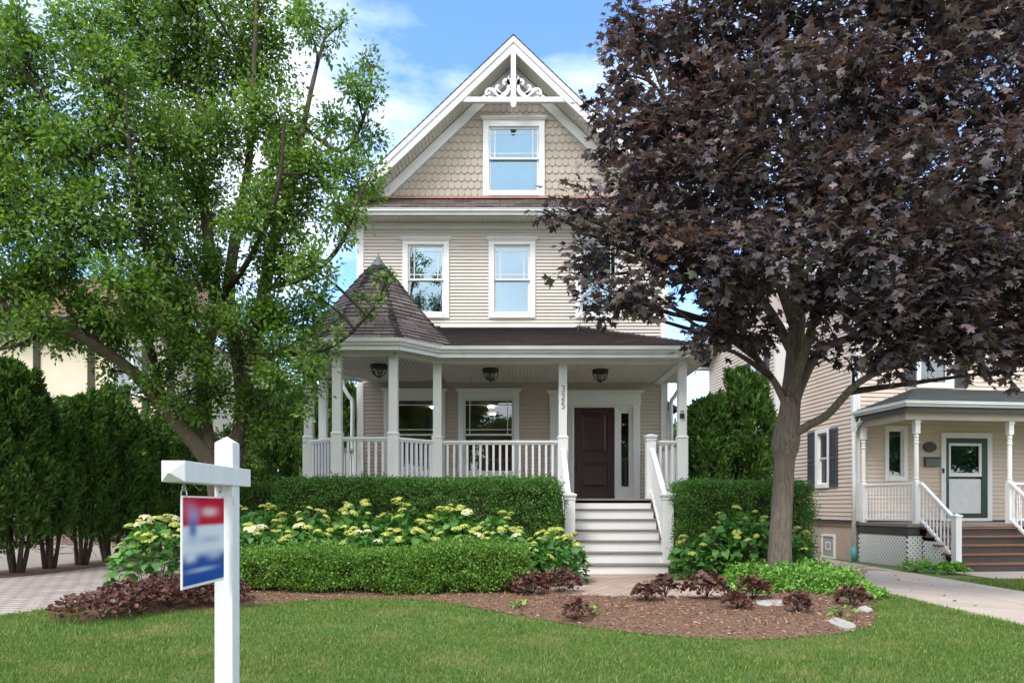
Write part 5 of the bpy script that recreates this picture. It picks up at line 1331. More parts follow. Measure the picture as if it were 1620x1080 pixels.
def blob(u,v,su,sv,g=1.0):
    a=mm('POWER',mm('ABSOLUTE',mm('DIVIDE',mm('SUBTRACT',U,u),su)),2.4); c=mm('POWER',mm('ABSOLUTE',mm('DIVIDE',mm('SUBTRACT',Vv,v),sv)),2.4)
    return mm('MULTIPLY',mm('EXPONENT',mm('MULTIPLY',mm('ADD',a,c),-1.0)),g,True)
RED=(.46,.003,.022); BLU=(.010,.065,.27); WHI=(.62,.64,.67)
colr=mixc(nt,sstep(Vv,.645,.705),WHI,RED)
colr=mixc(nt,mm('SUBTRACT',1.0,sstep(Vv,.27,.40)),colr,BLU)
colr=mixc(nt,blob(.62,.50,.26,.045,.38),colr,(.10,.13,.28))
colr=mixc(nt,blob(.62,.835,.20,.055,.62),colr,(.85,.72,.74))
colr=mixc(nt,blob(.22,.80,.13,.10,.9),colr,(.30,.30,.52))
colr=mixc(nt,blob(.10,.88,.16,.10,.45),colr,(.60,.18,.26))
colr=mixc(nt,blob(.21,.64,.10,.12,.9),colr,(.05,.14,.36))
colr=mixc(nt,blob(.20,.50,.20,.05,.5),colr,(.45,.52,.64))
colr=mixc(nt,blob(.16,.31,.15,.06,.75),colr,(.66,.70,.76))
colr=mixc(nt,blob(.74,.31,.20,.06,.6),colr,(.50,.58,.70))
colr=mixc(nt,blob(.42,.155,.34,.03,.55),colr,(.5,.60,.75))
nt.links.new(colr,b_.inputs['Base Color'])
m_hook=pm('zinc_hook',(.55,.55,.53),(.42,.42,.40),rough=.35,metal=.8)
sx,sy=-1.398,3.45
sg=thing('sign_post','white wooden sign post with a pointed top and one arm on the lawn','sign post',(sx,sy,0))
mb=MB(); h=.0445; zt=1.505
mb.box(sx-h,sx+h,sy-h,sy+h,-.25,zt-.035); q=[(sx-h,sy-h,zt-.0349),(sx+h,sy-h,zt-.0349),(sx+h,sy+h,zt-.0349),(sx-h,sy+h,zt-.0349)]
mb.add(q+[(sx,sy,zt)],[(0,1,4),(1,2,4),(2,3,4),(3,0,4)]); build('post',mb,m_old,sg,bevel=.004)
mb=MB(); ax0,ax1=sx-h-.002,sx+h+.008; y0,y1=2.875,3.62; z0,z1=1.262,1.350
# arm with a chamfered street end
fr0=[((ax0+ax1)/2-.008,y0-.012,(z0+z1)/2-.010),((ax0+ax1)/2+.002,y0-.012,(z0+z1)/2-.010),((ax0+ax1)/2+.002,y0-.012,(z0+z1)/2-.004),((ax0+ax1)/2-.008,y0-.012,(z0+z1)/2-.004)]
fr1=[(ax0,y0+.02,z0),(ax1,y0+.02,z0),(ax1,y0+.02,z1),(ax0,y0+.02,z1)]
bk=[(ax0,y1,z0),(ax1,y1,z0),(ax1,y1,z1),(ax0,y1,z1)]
mb.add(fr0+fr1+bk,[(0,1,2,3)]+[(i,i+4,(i+1)%4+4,(i+1)%4) for i in range(4)]+[(i+4,i+8,(i+1)%4+8,(i+1)%4+4) for i in range(4)]+[(11,10,9,8)])
build('arm',mb,m_old,sg,bevel=.003)
hookx=sx+.012
for y in (2.97,3.34):
    mb=MB(); mb.tube(cr([(hookx,y,1.27),(hookx,y,1.255),(hookx,y+.010,1.249),(hookx,y+.013,1.238),(hookx,y,1.228),(hookx,y-.013,1.238),(hookx,y-.010,1.249),(hookx,y,1.255)],4),.0032,6)
    build('eye_hook',mb,m_hook,sg,smooth=True)
mb=MB(); mb.tube(cr([(hookx,3.02,1.266),(hookx+.01,3.05,1.25),(hookx+.015,3.09,1.232),(hookx+.01,3.12,1.245)],5),.0015,5); build('loose_wire',mb,m_hook,sg)
ss=thing('hanging_sign','blurred red white and blue estate sign hanging from the white post arm','sign',(hookx,3.155,.78))
ya,yb=2.945,3.372; za_,zb_=.810,1.207
mb=MB(); mb.box(hookx-.004,hookx+.004,ya,yb,za_,zb_); build('frame',mb,m_hook2 if 'm_hook2' in globals() else m_white,ss,bevel=.002)
mb=MB(); mb.box(hookx+.0041,hookx+.0062,ya+.008,yb-.006,za_+.014,zb_-.008); build('sign_face',mb,m_sign,ss)
mb=MB(); mb.box(hookx-.0062,hookx-.0041,ya+.008,yb-.006,za_+.014,zb_-.008); build('sign_face',mb,m_sign,ss)
for y in (2.97,3.34):
    mb=MB(); mb.tube(cr([(hookx,y,1.196),(hookx+.012,y,1.21),(hookx+.008,y,1.230),(hookx,y,1.236),(hookx-.008,y,1.230),(hookx-.012,y,1.21),(hookx,y,1.196)],4),.0026,6); build('ring',mb,m_hook,ss,smooth=True)

# ------------------------------------------------------------------ neighbour on the right
m_nsid=pm('peach_siding',(.60,.50,.415),(.55,.455,.375),rough=.6,scale=1.0,extra=[((.46,.38,.31),5,.62,.95,(.25,.25,3))])
m_npor=pm('tan_porch_siding',(.52,.44,.36),(.47,.40,.32),rough=.6,scale=1.0)
m_found=pm('parged_foundation',(.46,.37,.295),(.40,.32,.255),rough=.85,scale=2,bump=.15,bscale=40,extra=[((.28,.22,.18),2.5,.6,.9,(1,1,.5))])
m_shut=pm('charcoal_shutter',(.060,.060,.072),(.045,.045,.055),rough=.5)
m_char=pm('charcoal_paint',(.045,.043,.042),(.06,.058,.055),rough=.55)
m_green=pm('dark_green_paint',(.018,.055,.040),(.014,.042,.03),rough=.35)
m_ored=pm('orange_brown_tread',(.25,.105,.052),(.20,.08,.04),rough=.5,scale=5,stretch=(.5,4,4))
m_teal=pm('teal_pipe',(.05,.36,.33),(.04,.30,.28),rough=.4)
m_lead=glassmat('neighbour_glass',.09,(.55,.62,.62))
m_beam=pm('beige_beam',(.53,.46,.385),(.48,.42,.35),rough=.6)
m_bronze=pm('verdigris_metal',(.11,.135,.115),(.08,.10,.085),rough=.5,metal=.2)
nb=thing('house','peach clapboard house behind the maple with dark shutters and white turned porch posts','house',(8.46,17.3,-.2),rotz=R(7))
def nfront(u,z,o): return (u,0-o,z)
def nside(u,z,o): return (0-o,u,z)
NW=9.0; ND=9.0; ZS=1.0; ZEv=6.6
mb=MB()
dr=(2.38,3.52,.99,3.06); w2=(1.72,2.50,4.42,5.75); wl=(.86,1.26,2.08,3.25)
siding(mb,0,NW,ZS,ZEv,.105,.017,[dr,w2,wl],nfront)
sw=(1.20,1.66,1.95,3.30)
siding(mb,0,ND,ZS,ZEv,.105,.017,[sw],nside)
mb.poly([(0,0,ZEv),(0,ND,ZEv),(0,ND/2,9.6)]); mb.quad((0,ND,0),(NW,ND,0),(NW,ND,ZEv),(0,ND,ZEv)); mb.quad((NW,0,0),(NW,ND,0),(NW,ND,ZEv),(NW,0,ZEv)); mb.poly([(NW,0,ZEv),(NW,ND,ZEv),(NW,ND/2,9.6)])
build('wall',mb,m_nsid,nb)
mb=MB(); mb.box(.03,NW,.03,ND-.02,-.3,.86); mb.box(.0,NW,0,ND-.02,.861,.93); build('foundation',mb,m_found,nb)
mb=MB(); mb.box(-.035,NW,-.035,ND,.931,.985); build('base_trim',mb,m_char,nb)
mb=MB(); mb.box(-.035,.10,-.035,.10,.99,ZEv); build('corner_trim',mb,m_white,nb,bevel=.004)
mb=MB()
for s in (0,1):
    ye=-.45 if s==0 else ND+.45
    yr=ND/2; ze=ZEv-.05; zr=9.75
    shingled(mb,[(-.4,ye,ze),(NW+.4,ye,ze),(NW+.4,yr,zr),(-.4,yr,zr)],.14)
build('roof',mb,m_groof,nb)
mb=MB()
for s in (0,1):
    ye=-.45 if s==0 else ND+.45
    mb.hexa([(-.42,ye,ZEv-.28),(-.38,ye,ZEv-.28),(-.38,ND/2,9.52),(-.42,ND/2,9.52)],[(-.42,ye,ZEv-.06),(-.38,ye,ZEv-.06),(-.38,ND/2,9.74),(-.42,ND/2,9.74)])
    mb.box(-.4,NW+.4,min(ye,0 if s==0 else ND),max(ye,0 if s==0 else ND),ZEv-.12,ZEv-.07)
build('rake_trim',mb,m_white,nb)
def nwin(fr,u0,u1,z0,z1,cas,meet,shut=0,glass=m_lead,dark=m_curt):
    def fb(mb,a,b,o0,o1,c,d):
        p=[fr(a,c,o0),fr(b,c,o0),fr(b,c,o1),fr(a,c,o1)]; q=[fr(a,d,o0),fr(b,d,o0),fr(b,d,o1),fr(a,d,o1)]; mb.hexa(p,q)
    mb=MB(); fb(mb,u0-cas,u0,-.1,.04,z0-cas,z1+cas); fb(mb,u1,u1+cas,-.1,.04,z0-cas,z1+cas); fb(mb,u0,u1,-.1,.04,z1,z1+cas); fb(mb,u0,u1,-.1,.055,z0-cas,z0)
    w=build('window',mb,m_white,nb,bevel=.004)
    mb=MB(); t=.035
    segs=((z0,z1),) if not meet else ((meet,z1),(z0,meet))
    for i,(c,d) in enumerate(segs):
        o=-.03-.03*i
        fb(mb,u0,u0+t,o-.03,o,c,d); fb(mb,u1-t,u1,o-.03,o,c,d); fb(mb,u0+t,u1-t,o-.03,o,c,c+t); fb(mb,u0+t,u1-t,o-.03,o,d-t,d)
    build('sash',mb,m_white,w)
    for i,(c,d) in enumerate(segs):
        mb=MB(); o=-.045-.03*i; fb(mb,u0+t-.004,u1-t+.004,o-.004,o,c+t-.004,d-t+.004); build('pane',mb,glass,w)
    mb=MB(); fb(mb,u0-.05,u1+.05,-.16,-.15,z0-.05,z1+.05); build('blind',mb,dark,w)
    if shut:
        for a,b in ((u0-cas-shut-.005,u0-cas-.005),(u1+cas+.005,u1+cas+shut+.005)):
            mb=MB(); c,d=z0-cas*.7,z1+cas*.7
            fb(mb,a,a+.05,.0,.045,c,d); fb(mb,b-.05,b,.0,.045,c,d); fb(mb,a+.05,b-.05,.0,.045,c,c+.07); fb(mb,a+.05,b-.05,.0,.045,d-.07,d); m_=(c+d)/2; fb(mb,a+.05,b-.05,.0,.045,m_-.04,m_+.04)
            z=c+.075
            while z<d-.08:
                if abs(z-m_)>.055: fb(mb,a+.05,b-.05,.012,.035,z,z+.028)
                z+=.04
            fb(mb,a+.05,b-.05,.0,.010,c+.07,d-.07)
            build('shutter',mb,m_shut,nb)
    return w
nwin(nfront,*w2,.12,5.08,.33); nwin(nside,*sw,.11,2.62,.36)
nwin(nfront,*wl,.10,0,0)
# bay on the side wall
mb=MB(); by0,by1=2.9,6.6
siding(mb,by0,by1,3.7,ZEv,.105,.017,[(3.7,4.3,4.2,5.7)],lambda u,z,o:(-.55-o,u,z)); mb.quad((-.55,by0,3.7),(0,by0,3.7),(0,by0,ZEv),(-.55,by0,ZEv)); mb.quad((-.55,by1,3.7),(0,by1,3.7),(0,by1,ZEv),(-.55,by1,ZEv)); 
mb.quad((-.55,by0,3.70),(0,by0,3.7),(0,by1,3.7),(-.55,by1,3.7)); mb.quad((-.55,by0,3.70),(-.55,by1,3.70),(0,by1,3.3),(0,by0,3.3))
build('side_bay',mb,m_nsid,nb)
mb=MB(); mb.box(-.575,.0,by0-.03,by0+.09,3.72,ZEv); mb.box(-.58,-.548,by0-.025,by1,3.62,3.78); build('bay_trim',mb,m_white,nb)
nwin(lambda u,z,o:(-.55-o,u,z),3.7,4.3,4.2,5.7,.11,4.95,.3)
# basement window with a glass block panel
mb=MB(); mb.box(-.02,.03,.88,1.52,.0,.045); mb.box(-.012,.03,.90,.95,.05,.62); mb.box(-.012,.03,1.45,1.50,.05,.62); mb.box(-.012,.03,.95,1.45,.57,.62)
bw=build('basement_window',mb,m_white,nb); mb=MB()
mb.box(-.0,.02,1.09,1.32,.22,.25); mb.box(-.0,.02,1.09,1.32,.40,.43); mb.box(-.0,.02,1.09,1.12,.25,.40); mb.box(-.0,.02,1.29,1.32,.25,.40); build('vent_frame',mb,m_white,bw)
mb=MB(); mb.box(.005,.028,.95,1.45,.05,.57); build('glass_block',mb,brickmat('glass_block',(.18,.19,.18),(.12,.13,.13),(.30,.30,.28),.17,.17,.012,kind='Object',rot=(R(90),0,R(90)),offset=0,bump=.2),bw)
# porch: recessed tan wall skin, deck, steps, posts, roof
PD=1.95; PX0=-.0
mb=MB(); mb.box(.02,6.6,-PD+.10,-.02,.90,.97); build('porch_floor',mb,m_tread,nb)
mb=MB(); mb.box(.05,.34-.0,-PD+.14,-PD+.18,.70,.899); mb.box(.04,.08,-PD+.14,-.03,.70,.899); mb.box(2.70,6.5,-PD+.14,-PD+.18,.0,.899); mb.box(.09,6.5,-PD+.5,-PD+.54,-.1,.899); build('deck_rim',mb,m_char,nb)
def lattice(fr,u0,u1,z0,z1,name='lattice'):
    mb=MB(); w=.050; s=.112
    k=u0-(z1-z0)
    def seg(a,b,o):
        mb.hexa([fr(a[0]-w/1.4,a[1],o),fr(a[0]+w/1.4,a[1],o),fr(a[0]+w/1.4,a[1],o+.006),fr(a[0]-w/1.4,a[1],o+.006)],[fr(b[0]-w/1.4,b[1],o),fr(b[0]+w/1.4,b[1],o),fr(b[0]+w/1.4,b[1],o+.006),fr(b[0]-w/1.4,b[1],o+.006)])
    H=z1-z0
    while k<u1:
        a0=max(k,u0); a1=min(k+H,u1)
        if a1-a0>.02:
            seg((a0,z0+a0-k),(a1,z0+a1-k),.0); seg((u0+u1-a0,z0+a0-k),(u0+u1-a1,z0+a1-k),.007)
        k+=s
    return build(name,mb,m_white,nb)
m_void=m_char
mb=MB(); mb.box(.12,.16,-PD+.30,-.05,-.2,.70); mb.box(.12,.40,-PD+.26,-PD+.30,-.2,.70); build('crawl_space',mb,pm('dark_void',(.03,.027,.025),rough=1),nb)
lattice(lambda u,z,o:(.06-o,u,z),-PD+.16,-.04,-.02,.70); lattice(lambda u,z,o:(u,-PD+.16-o,z),.06,.42,-.02,.70)
lattice(lambda u,z,o:(.40-o,u,z),-PD-.55,-PD+.10,-.02,.60)
# steps
for k in range(5):
    y=-PD-1.0+k*.25; z=(k+1)*.177
    mb=MB(); mb.box(.42,2.62,y+.02,y+.05,k*.177,z-.03)
    build('stair_riser',mb,m_char,nb)
    mb=MB(); mb.box(.36,2.68,y-.02,y+.27,z-.0299,z+.003); build('stair_tread',mb,m_ored,nb,bevel=.004)
def turned(x,y,z0,z1,base=.95,top=.3,r=.055):
    mb=MB(); h=.058
    mb.box(x-h,x+h,y-h,y+h,z0,z0+base); mb.box(x-h,x+h,y-h,y+h,z1-top,z1)
    a=z0+base; L=z1-top-a
    prof_=[(h,0),(h*.92,.012),(h*.7,.03),(h*.95,.05),(h*.95,.07),(h*.7,.085),(h*.8,.1),(h*.86,.35*L),(h*.78,.75*L),(h*.72,L-.24),(h*.95,L-.22),(h*.95,L-.19),(h*.72,L-.17),(h*.9,L-.14),(h*.72,L-.11),(h*.95,L-.08),(h*.95,L-.05),(h*.7,L-.03),(h,L)]
    mb.lathe(prof_,(x,y,a),14); mb.box(x-h-.015,x+h+.015,y-h-.015,y+h+.015,z1-.06,z1-.03)
    return build('porch_post',mb,m_white,nb)
ZP=3.28
for x,y in ((.36,-PD+.28),(.10,-.16),(2.66,-PD+.28),(5.6,-PD+.28)): turned(x,y,.97,ZP)
def nbal(r_,pts,z0f,H):
    first=None
    for (x,y) in pts:
        z0=z0f(x,y)
        if first is None:
            mb=MB(); mb.lathe([(.018,0),(.018,.1*H),(.012,.13*H),(.020,.24*H),(.013,.42*H),(.011,.6*H),(.018,.64*H),(.012,.68*H),(.017,.86*H),(.018,H)],(x,y,z0),7); first=build('baluster',mb,m_white,r_); p0=(x,y,z0)
        else: copy_part(first,r_,x-p0[0],y-p0[1],z0-p0[2])
def nrail(p,q,n,za,zb,H=.78,name='railing'):
    mb=MB(); mb.bar((p[0],p[1],za+H+.12),(q[0],q[1],zb+H+.12),.075,.055); r_=build(name,mb,m_white,nb,bevel=.006)
    mb=MB(); mb.bar((p[0],p[1],za+.08),(q[0],q[1],zb+.08),.06,.05); build('bottom_rail',mb,m_white,r_)
    L=math.hypot(q[0]-p[0],q[1]-p[1])
    pts=[(p[0]+(q[0]-p[0])*(k+.6)/(n+.2),p[1]+(q[1]-p[1])*(k+.6)/(n+.2)) for k in range(n)]
    nbal(r_,pts,lambda x,y:za+.10+(zb-za)*(math.hypot(x-p[0],y-p[1])/L),H)
nrail((.12,-.20),(.35,-PD+.33),15,.97,.97)
nrail((2.70,-PD+.28),(5.55,-PD+.28),22,.97,.97)
for x in (.42,2.62):
    nrail((x,-PD+.20),(x,-PD-.78),9,.97,.20,name='stair_railing')
    mb=MB(); h=.065; y=-PD-.85; mb.box(x-h,x+h,y-h,y+h,.177,1.14); mb.box(x-h-.02,x+h+.02,y-h-.02,y+h+.02,1.1401,1.165); mb.add([(x-h-.02,y-h-.02,1.1651),(x+h+.02,y-h-.02,1.1651),(x+h+.02,y+h+.02,1.1651),(x-h-.02,y+h+.02,1.1651),(x,y,1.21)],[(0,1,4),(1,2,4),(2,3,4),(3,0,4)]); build('newel_post',mb,m_white,nb,bevel=.003)
mb=MB(); mb.box(.04,6.6,-PD+.19,-PD+.37,ZP,3.50); mb.box(.02,.18,-PD+.37,-.03,ZP,3.50); build('porch_beam',mb,m_beam,nb)
mb=MB(); mb.box(-.06,6.7,-PD+.05,-.03,3.501,3.54); build('porch_ceiling',mb,m_beam,nb)
mb=MB(); mb.box(-.07,6.7,-PD+.01,-PD+.05,3.43,3.56); mb.box(-.09,-.05,-PD+.01,-.03,3.43,3.56); build('porch_fascia',mb,m_char,nb)
mb=MB(); gutter(mb,[(-.06,-.04),(-.06,-PD+.02),(6.7,-PD+.02)],3.66,.12,.11); build('porch_gutter',mb,m_gutter,nb)
mb=MB(); ze,zw=3.665,4.28
shingled(mb,[(-.10,-PD-.02,ze),(6.8,-PD-.02,ze),(6.8,0,zw),(1.55,0,zw)],.13); shingled(mb,[(-.10,-PD-.02,ze),(1.55,0,zw),(-.10,0,ze)],.13)
build('porch_roof',mb,m_groof,nb)
mb=MB(); mb.box(.25,6.5,-.023,-.018,1.0,3.5)
# door
mb=MB()
mb.box(dr[0]-.13,dr[0],-.06,.08,.99,dr[3]); mb.box(dr[1],dr[1]+.13,-.06,.08,.99,dr[3]); mb.box(dr[0]-.13,dr[1]+.13,-.062,.08,dr[3],dr[3]+.14); mb.box(dr[0],dr[1],-.07,.08,.985,1.06)
build('door_casing',mb,m_white,nb,bevel=.004)
mb=MB(); d0,d1=dr[0],dr[1]
mb.box(d0,d0+.09,-.045,.03,1.06,dr[3]); mb.box(d1-.15,d1,-.045,.03,1.06,dr[3]); mb.box(d0+.09,d1-.15,-.045,.03,dr[3]-.12,dr[3]); mb.box(d0+.09,d1-.15,-.045,.03,1.06,1.18)
dd_=build('door',mb,m_green,nb,bevel=.004)
mb=MB(); e0,e1=d0+.091,d1-.151
mb.box(e0,e0+.05,-.04,.0,2.10,2.935); mb.box(e1-.07,e1,-.04,.0,2.10,2.935); mb.box(e0,e1,-.041,.0,2.87,2.935); mb.box(e0,e1,-.041,.0,2.10,2.19); build('storm_frame',mb,m_white,dd_)
mb=MB(); mb.box(e0+.05,e1-.07,-.022,-.016,2.19,2.87); build('pane',mb,m_lead,dd_)
mb=MB(); mb.box(e0+.05,e1-.07,.05,.06,1.2,2.9); build('inner_door',mb,m_green,dd_)
mb=MB(); mb.box(e0,e1,-.02,-.012,1.181,2.04); 
for z in (1.40,1.62,1.84): mb.box(e0+.01,e1-.01,-.026,-.0201,z,z+.20 if z<1.8 else z+.17)
build('door_panel',mb,pm('white_door_panel',(.66,.68,.70),(.60,.62,.64),rough=.4),dd_)
mb=MB(); mb.box(e0-.075,e0-.045,-.075,-.045,1.95,2.12); build('door_handle',mb,m_bronze,dd_,bevel=.004)
# things fixed on the porch wall
mb=MB(); mb.add([(1.96+.19*math.cos(a),-.03,2.83+.13*math.sin(a)) for a in [2*math.pi*k/20 for k in range(20)]]+[(1.96+.17*math.cos(a),-.05,2.83+.115*math.sin(a)) for a in [2*math.pi*k/20 for k in range(20)]],[tuple(range(20,40))]+[(k,(k+1)%20,(k+1)%20+20,k+20) for k in range(20)]); build('oval_plaque',mb,m_char,nb)
mb=MB(); mb.box(1.80,2.18,-.11,-.022,2.34,2.55); mb.box(1.79,2.19,-.125,-.022,2.551,2.575); build('mailbox',mb,m_bronze,nb,bevel=.012)
mb=MB(); mb.box(2.27,2.32,-.085,-.0601,2.18,2.30); build('doorbell',mb,m_black,nb,bevel=.006)
# downspout with a teal foot at the near corner
mb=MB(); mb.tube(cr([(-.02,-.30,3.56),(-.05,-.28,3.42),(-.03,-.10,3.32),(-.10,-.08,3.2)],4)+[Vector((-.10,-.08,2)),Vector((-.10,-.08,.36))],.052,10); dn=build('downspout',mb,m_gutter,nb,smooth=True)
mb=MB(); mb.box(-.15,-.05,-.13,-.03,3.2,6.4); build('downspout',mb,m_gutter,nb)
mb=MB(); mb.tube([(-.10,-.08,-.02),(-.10,-.08,.37)],.060,12); build('pipe_foot',mb,m_teal,dn,smooth=True)

# ------------------------------------------------------------------ half-timbered house on the left
m_stuc=pm('cream_stucco',(.66,.575,.44),(.60,.52,.40),rough=.9,scale=2,bump=.2,bscale=60)
m_timb=pm('dark_timber',(.055,.042,.034),(.04,.03,.025),rough=.8,stretch=(1,1,.2),scale=14)
m_brk=brickmat('brown_brick',(.13,.085,.07),(.18,.125,.10),(.20,.18,.16),.22,.075,.010,kind='Object',rot=(R(90),0,0),noise=.2,nscale=2,bump=.5)
m_tile=brickmat('orange_tile',(.36,.19,.12),(.28,.15,.10),(.12,.07,.05),.25,.18,.012,noise=.25)
lh=thing('house','cream half timbered house with brick base behind the tall arborvitae row','house',(-14,21,0))
x0,x1,y0,y1=-24.0,-10.1,21.0,30.0
mb=MB(); mb.box(x0,x1,y0,y1,-.05,3.5); build('brick_wall',mb,m_brk,lh)
mb=MB(); mb.box(x0-.0,x1,y0-.01,y1,3.501,6.65); build('wall',mb,m_stuc,lh)
mb=MB()
x=x0
while x<x1: 
    mb.box(x,x+.20,y0-.05,y0-.011,3.72,6.40); x+=1.62
mb.box(x1-.20,x1+.03,y0-.05,y0-.011,3.72,6.40); mb.box(x0,x1+.03,y0-.055,y0-.011,3.50,3.72); mb.box(x0,x1+.03,y0-.055,y0-.011,6.40,6.62)
build('timber_frame',mb,m_timb,lh)
mb=MB(); mb.box(x0-.4,x1+.5,y0-.55,y0-.50,6.45,6.68); mb.box(x0-.4,x1+.5,y0-.50,y0,6.62,6.66); build('eave_board',mb,m_timb,lh)
mb=MB(); shingled(mb,[(x0-.4,y0-.55,6.69),(x1+.5,y0-.55,6.69),(x1-1.2,25.5,9.4),(x0-.4,25.5,9.4)],.2,.02); shingled(mb,[(x1+.5,y0-.55,6.69),(x1+.5,y1+.4,6.69),(x1-1.2,25.5,9.4)],.2,.02); build('roof',mb,m_tile,lh)
mb=MB(); wx=-11.95
mb.box(wx,wx+.09,y0-.07,y0-.012,4.4,6.0); mb.box(wx+1.2,wx+1.29,y0-.07,y0-.012,4.4,6.0); mb.box(wx+.09,wx+1.2,y0-.07,y0-.012,5.9,6.0); mb.box(wx+.09,wx+1.2,y0-.07,y0-.012,4.4,4.5); mb.box(wx+.6,wx+.68,y0-.06,y0-.012,4.5,5.9)
w_=build('window',mb,m_white,lh); mb=MB(); mb.box(wx+.09,wx+1.2,y0-.04,y0-.02,4.5,5.9); build('pane',mb,pm('reflective_pane',(.22,.26,.30),rough=.06,spec=1),w_)
mb=MB(); wx=-13.5; mb.box(wx-.08,wx+1.4,y0-.06,y0-.001,.55,.62); build('window_ledge',mb,m_stone,lh)
mb=MB(); mb.box(wx,wx+1.3,y0-.03,y0-.001,.63,1.9); build('window',mb,pm('dark_pane',(.03,.035,.035),rough=.08,spec=.8),lh)

# ------------------------------------------------------------------ overhead cables
m_cable=pm('black_cable',(.03,.03,.032),rough=.6)
def cable(label,p,q,sag,r_):
    p=Vector(p);q=Vector(q); pts=[p+(q-p)*t+Vector((0,0,-4*sag*t*(1-t))) for t in [k/24 for k in range(25)]]
    mb=MB(); mb.tube(pts,r_,6); tag(build('overhead_cable',mb,m_cable,smooth=True),label,'cable','overhead cables')
up_=thing('utility_pole','wooden utility pole with a crossarm across the pavement behind the viewer','utility pole',(-5.2,-8.0,0))
mb=MB(); mb.tube([(-5.2,-8.0,-.1),(-5.2,-8.0,9.5)],[.16,.11],12); build('pole',mb,m_bark_a,up_)
mb=MB(); mb.box(-6.3,-4.1,-8.16,-8.05,8.75,8.87); build('crossarm',mb,m_bark_a,up_)
a=P(550,352,15.9); b=P(329,0,9.0); d=(b-a)/(a.y-b.y)
cable('black cable running from the house eave up through the green tree crown',(a.x+.02,a.y,a.z),(-4.3,-8.0,8.87),.45,.014)
cable('thin black cable crossing the upper left of the green tree to the half timbered house',(-11.3,25.4,9.38),(-5.9,-8.0,8.87),.3,.011)
SUN_E=1.35; SUN_A=20; SKY_S=.15; EXPO=1.36; CLOUD_Z=3.7; CLOUD_C=(7.2,7.3,7.5); CLOUD_D=(5.2,5.35,5.6); SKY_T=(.72,.91,1.16)
# ------------------------------------------------------------------ light, sky, camera
sun_dir=Vector((-.42,-.62,1.0)).normalized()
el=math.asin(sun_dir.z); az=math.atan2(sun_dir.x,sun_dir.y)
ld=bpy.data.lights.new('sun','SUN'); ld.energy=SUN_E; ld.angle=R(SUN_A); ld.color=(1,.975,.945)
lo=bpy.data.objects.new('sun',ld); link(lo); lo.rotation_euler=sun_dir.to_track_quat('Z','Y').to_euler(); lo.location=(0,0,30)
w=bpy.data.worlds.new('World'); scene.world=w; w.use_nodes=True; nt=w.node_tree; nt.nodes.clear()
out=nt.nodes.new('ShaderNodeOutputWorld'); bg=nt.nodes.new('ShaderNodeBackground'); bg.inputs[1].default_value=SKY_S
nt.links.new(bg.outputs[0],out.inputs[0])
sky=nt.nodes.new('ShaderNodeTexSky'); sky.sky_type='NISHITA'; sky.sun_disc=False; sky.sun_elevation=el; sky.sun_rotation=az
sky.air_density=1.0; sky.dust_density=.6; sky.ozone_density=2.5
tc=nt.nodes.new('ShaderNodeTexCoord'); sep=nt.nodes.new('ShaderNodeSeparateXYZ'); nt.links.new(tc.outputs['Generated'],sep.inputs[0])
def mth(op,a,b=None,c=False):
    n=nt.nodes.new('ShaderNodeMath'); n.operation=op; n.use_clamp=c
    for i,v in enumerate((a,b)):
        if v is None: continue
        if isinstance(v,(int,float)): n.inputs[i].default_value=v
        else: nt.links.new(v,n.inputs[i])
    return n.outputs[0]
zc=mth('ADD',mth('MAXIMUM',sep.outputs[2],0.0),.22)
cmb=nt.nodes.new('ShaderNodeCombineXYZ'); nt.links.new(mth('DIVIDE',sep.outputs[0],zc),cmb.inputs[0]); nt.links.new(mth('DIVIDE',sep.outputs[1],zc),cmb.inputs[1]); cmb.inputs[2].default_value=CLOUD_Z
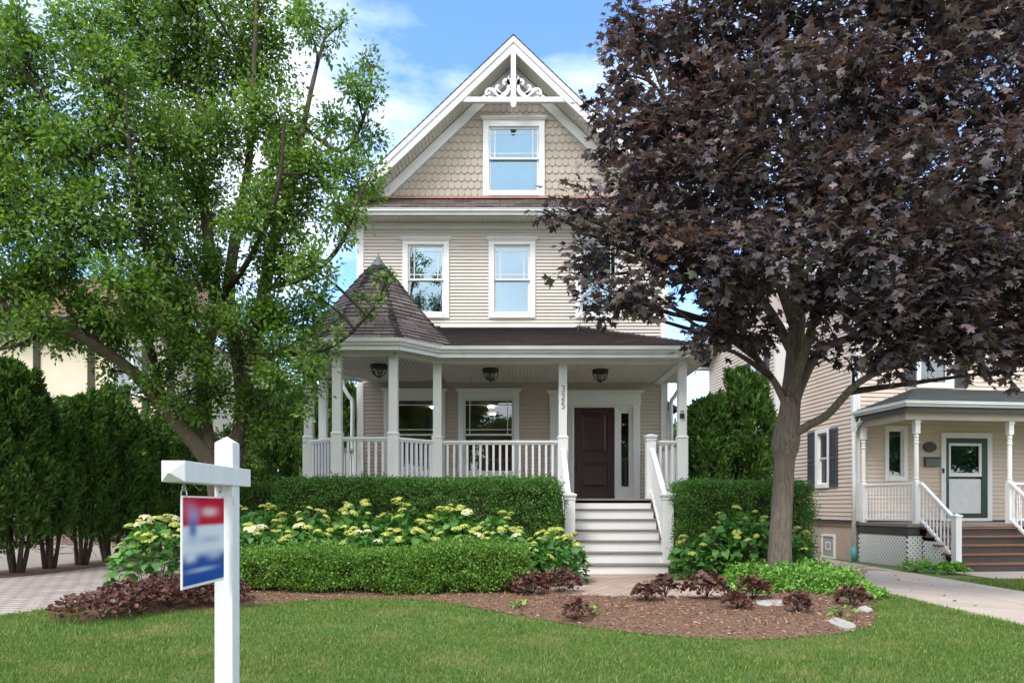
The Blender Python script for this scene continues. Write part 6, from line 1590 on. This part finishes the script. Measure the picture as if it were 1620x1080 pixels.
n1=nt.nodes.new('ShaderNodeTexNoise'); n1.inputs['Scale'].default_value=1.15; n1.inputs['Detail'].default_value=9; n1.inputs['Roughness'].default_value=.58; n1.inputs['Distortion'].default_value=.25
nt.links.new(cmb.outputs[0],n1.inputs['Vector'])
rp=ramp(nt,[(.50,(0,0,0)),(.60,(.35,.35,.35)),(.74,(1,1,1))]); cov=mth('MULTIPLY',mth('SUBTRACT',.30,sep.outputs[1],True),.30)  # cov: extra cloud added behind the viewer to neutralise the fill light
cov2=mth('MULTIPLY',mth('SUBTRACT',sep.outputs[2],.62,True),.5)  # more cloud added overhead, out of view, for whiter skylight
nt.links.new(mth('ADD',mth('ADD',n1.outputs['Fac'],cov),cov2),rp.inputs[0])
n2=nt.nodes.new('ShaderNodeTexNoise'); n2.inputs['Scale'].default_value=3.1; n2.inputs['Detail'].default_value=8; nt.links.new(cmb.outputs[0],n2.inputs['Vector'])
cl=ramp(nt,[(.3,CLOUD_D),(.65,CLOUD_C)]); nt.links.new(n2.outputs['Fac'],cl.inputs[0])
# whiter towards the horizon
hz=mth('MULTIPLY',mth('SUBTRACT',.30,sep.outputs[2],True),1.9,True)
fac=mth('MAXIMUM',rp.outputs[0],hz)
skyt=mixc(nt,1.0,sky.outputs[0],SKY_T,'MULTIPLY')
nt.links.new(mixc(nt,fac,skyt,cl.outputs[0]),bg.inputs[0])
for n in nt.nodes:
    if n.bl_idname=='ShaderNodeMix': n.clamp_result=False
cam=bpy.data.cameras.new('camera'); co=bpy.data.objects.new('camera',cam); link(co); scene.camera=co
co.location=(0,0,EYE); co.rotation_euler=(R(90),0,0)
cam.sensor_width=36; cam.sensor_fit='HORIZONTAL'; cam.lens=F/1620*36; cam.shift_x=0; cam.shift_y=(HZ-540)/1620
cam.clip_start=.05; cam.clip_end=2000
scene.view_settings.view_transform='Standard'; scene.view_settings.look='None'; scene.view_settings.exposure=EXPO; scene.view_settings.gamma=1
scene.render.engine='CYCLES'; scene.cycles.use_denoising=True; scene.cycles.max_bounces=8; scene.cycles.transparent_max_bounces=12
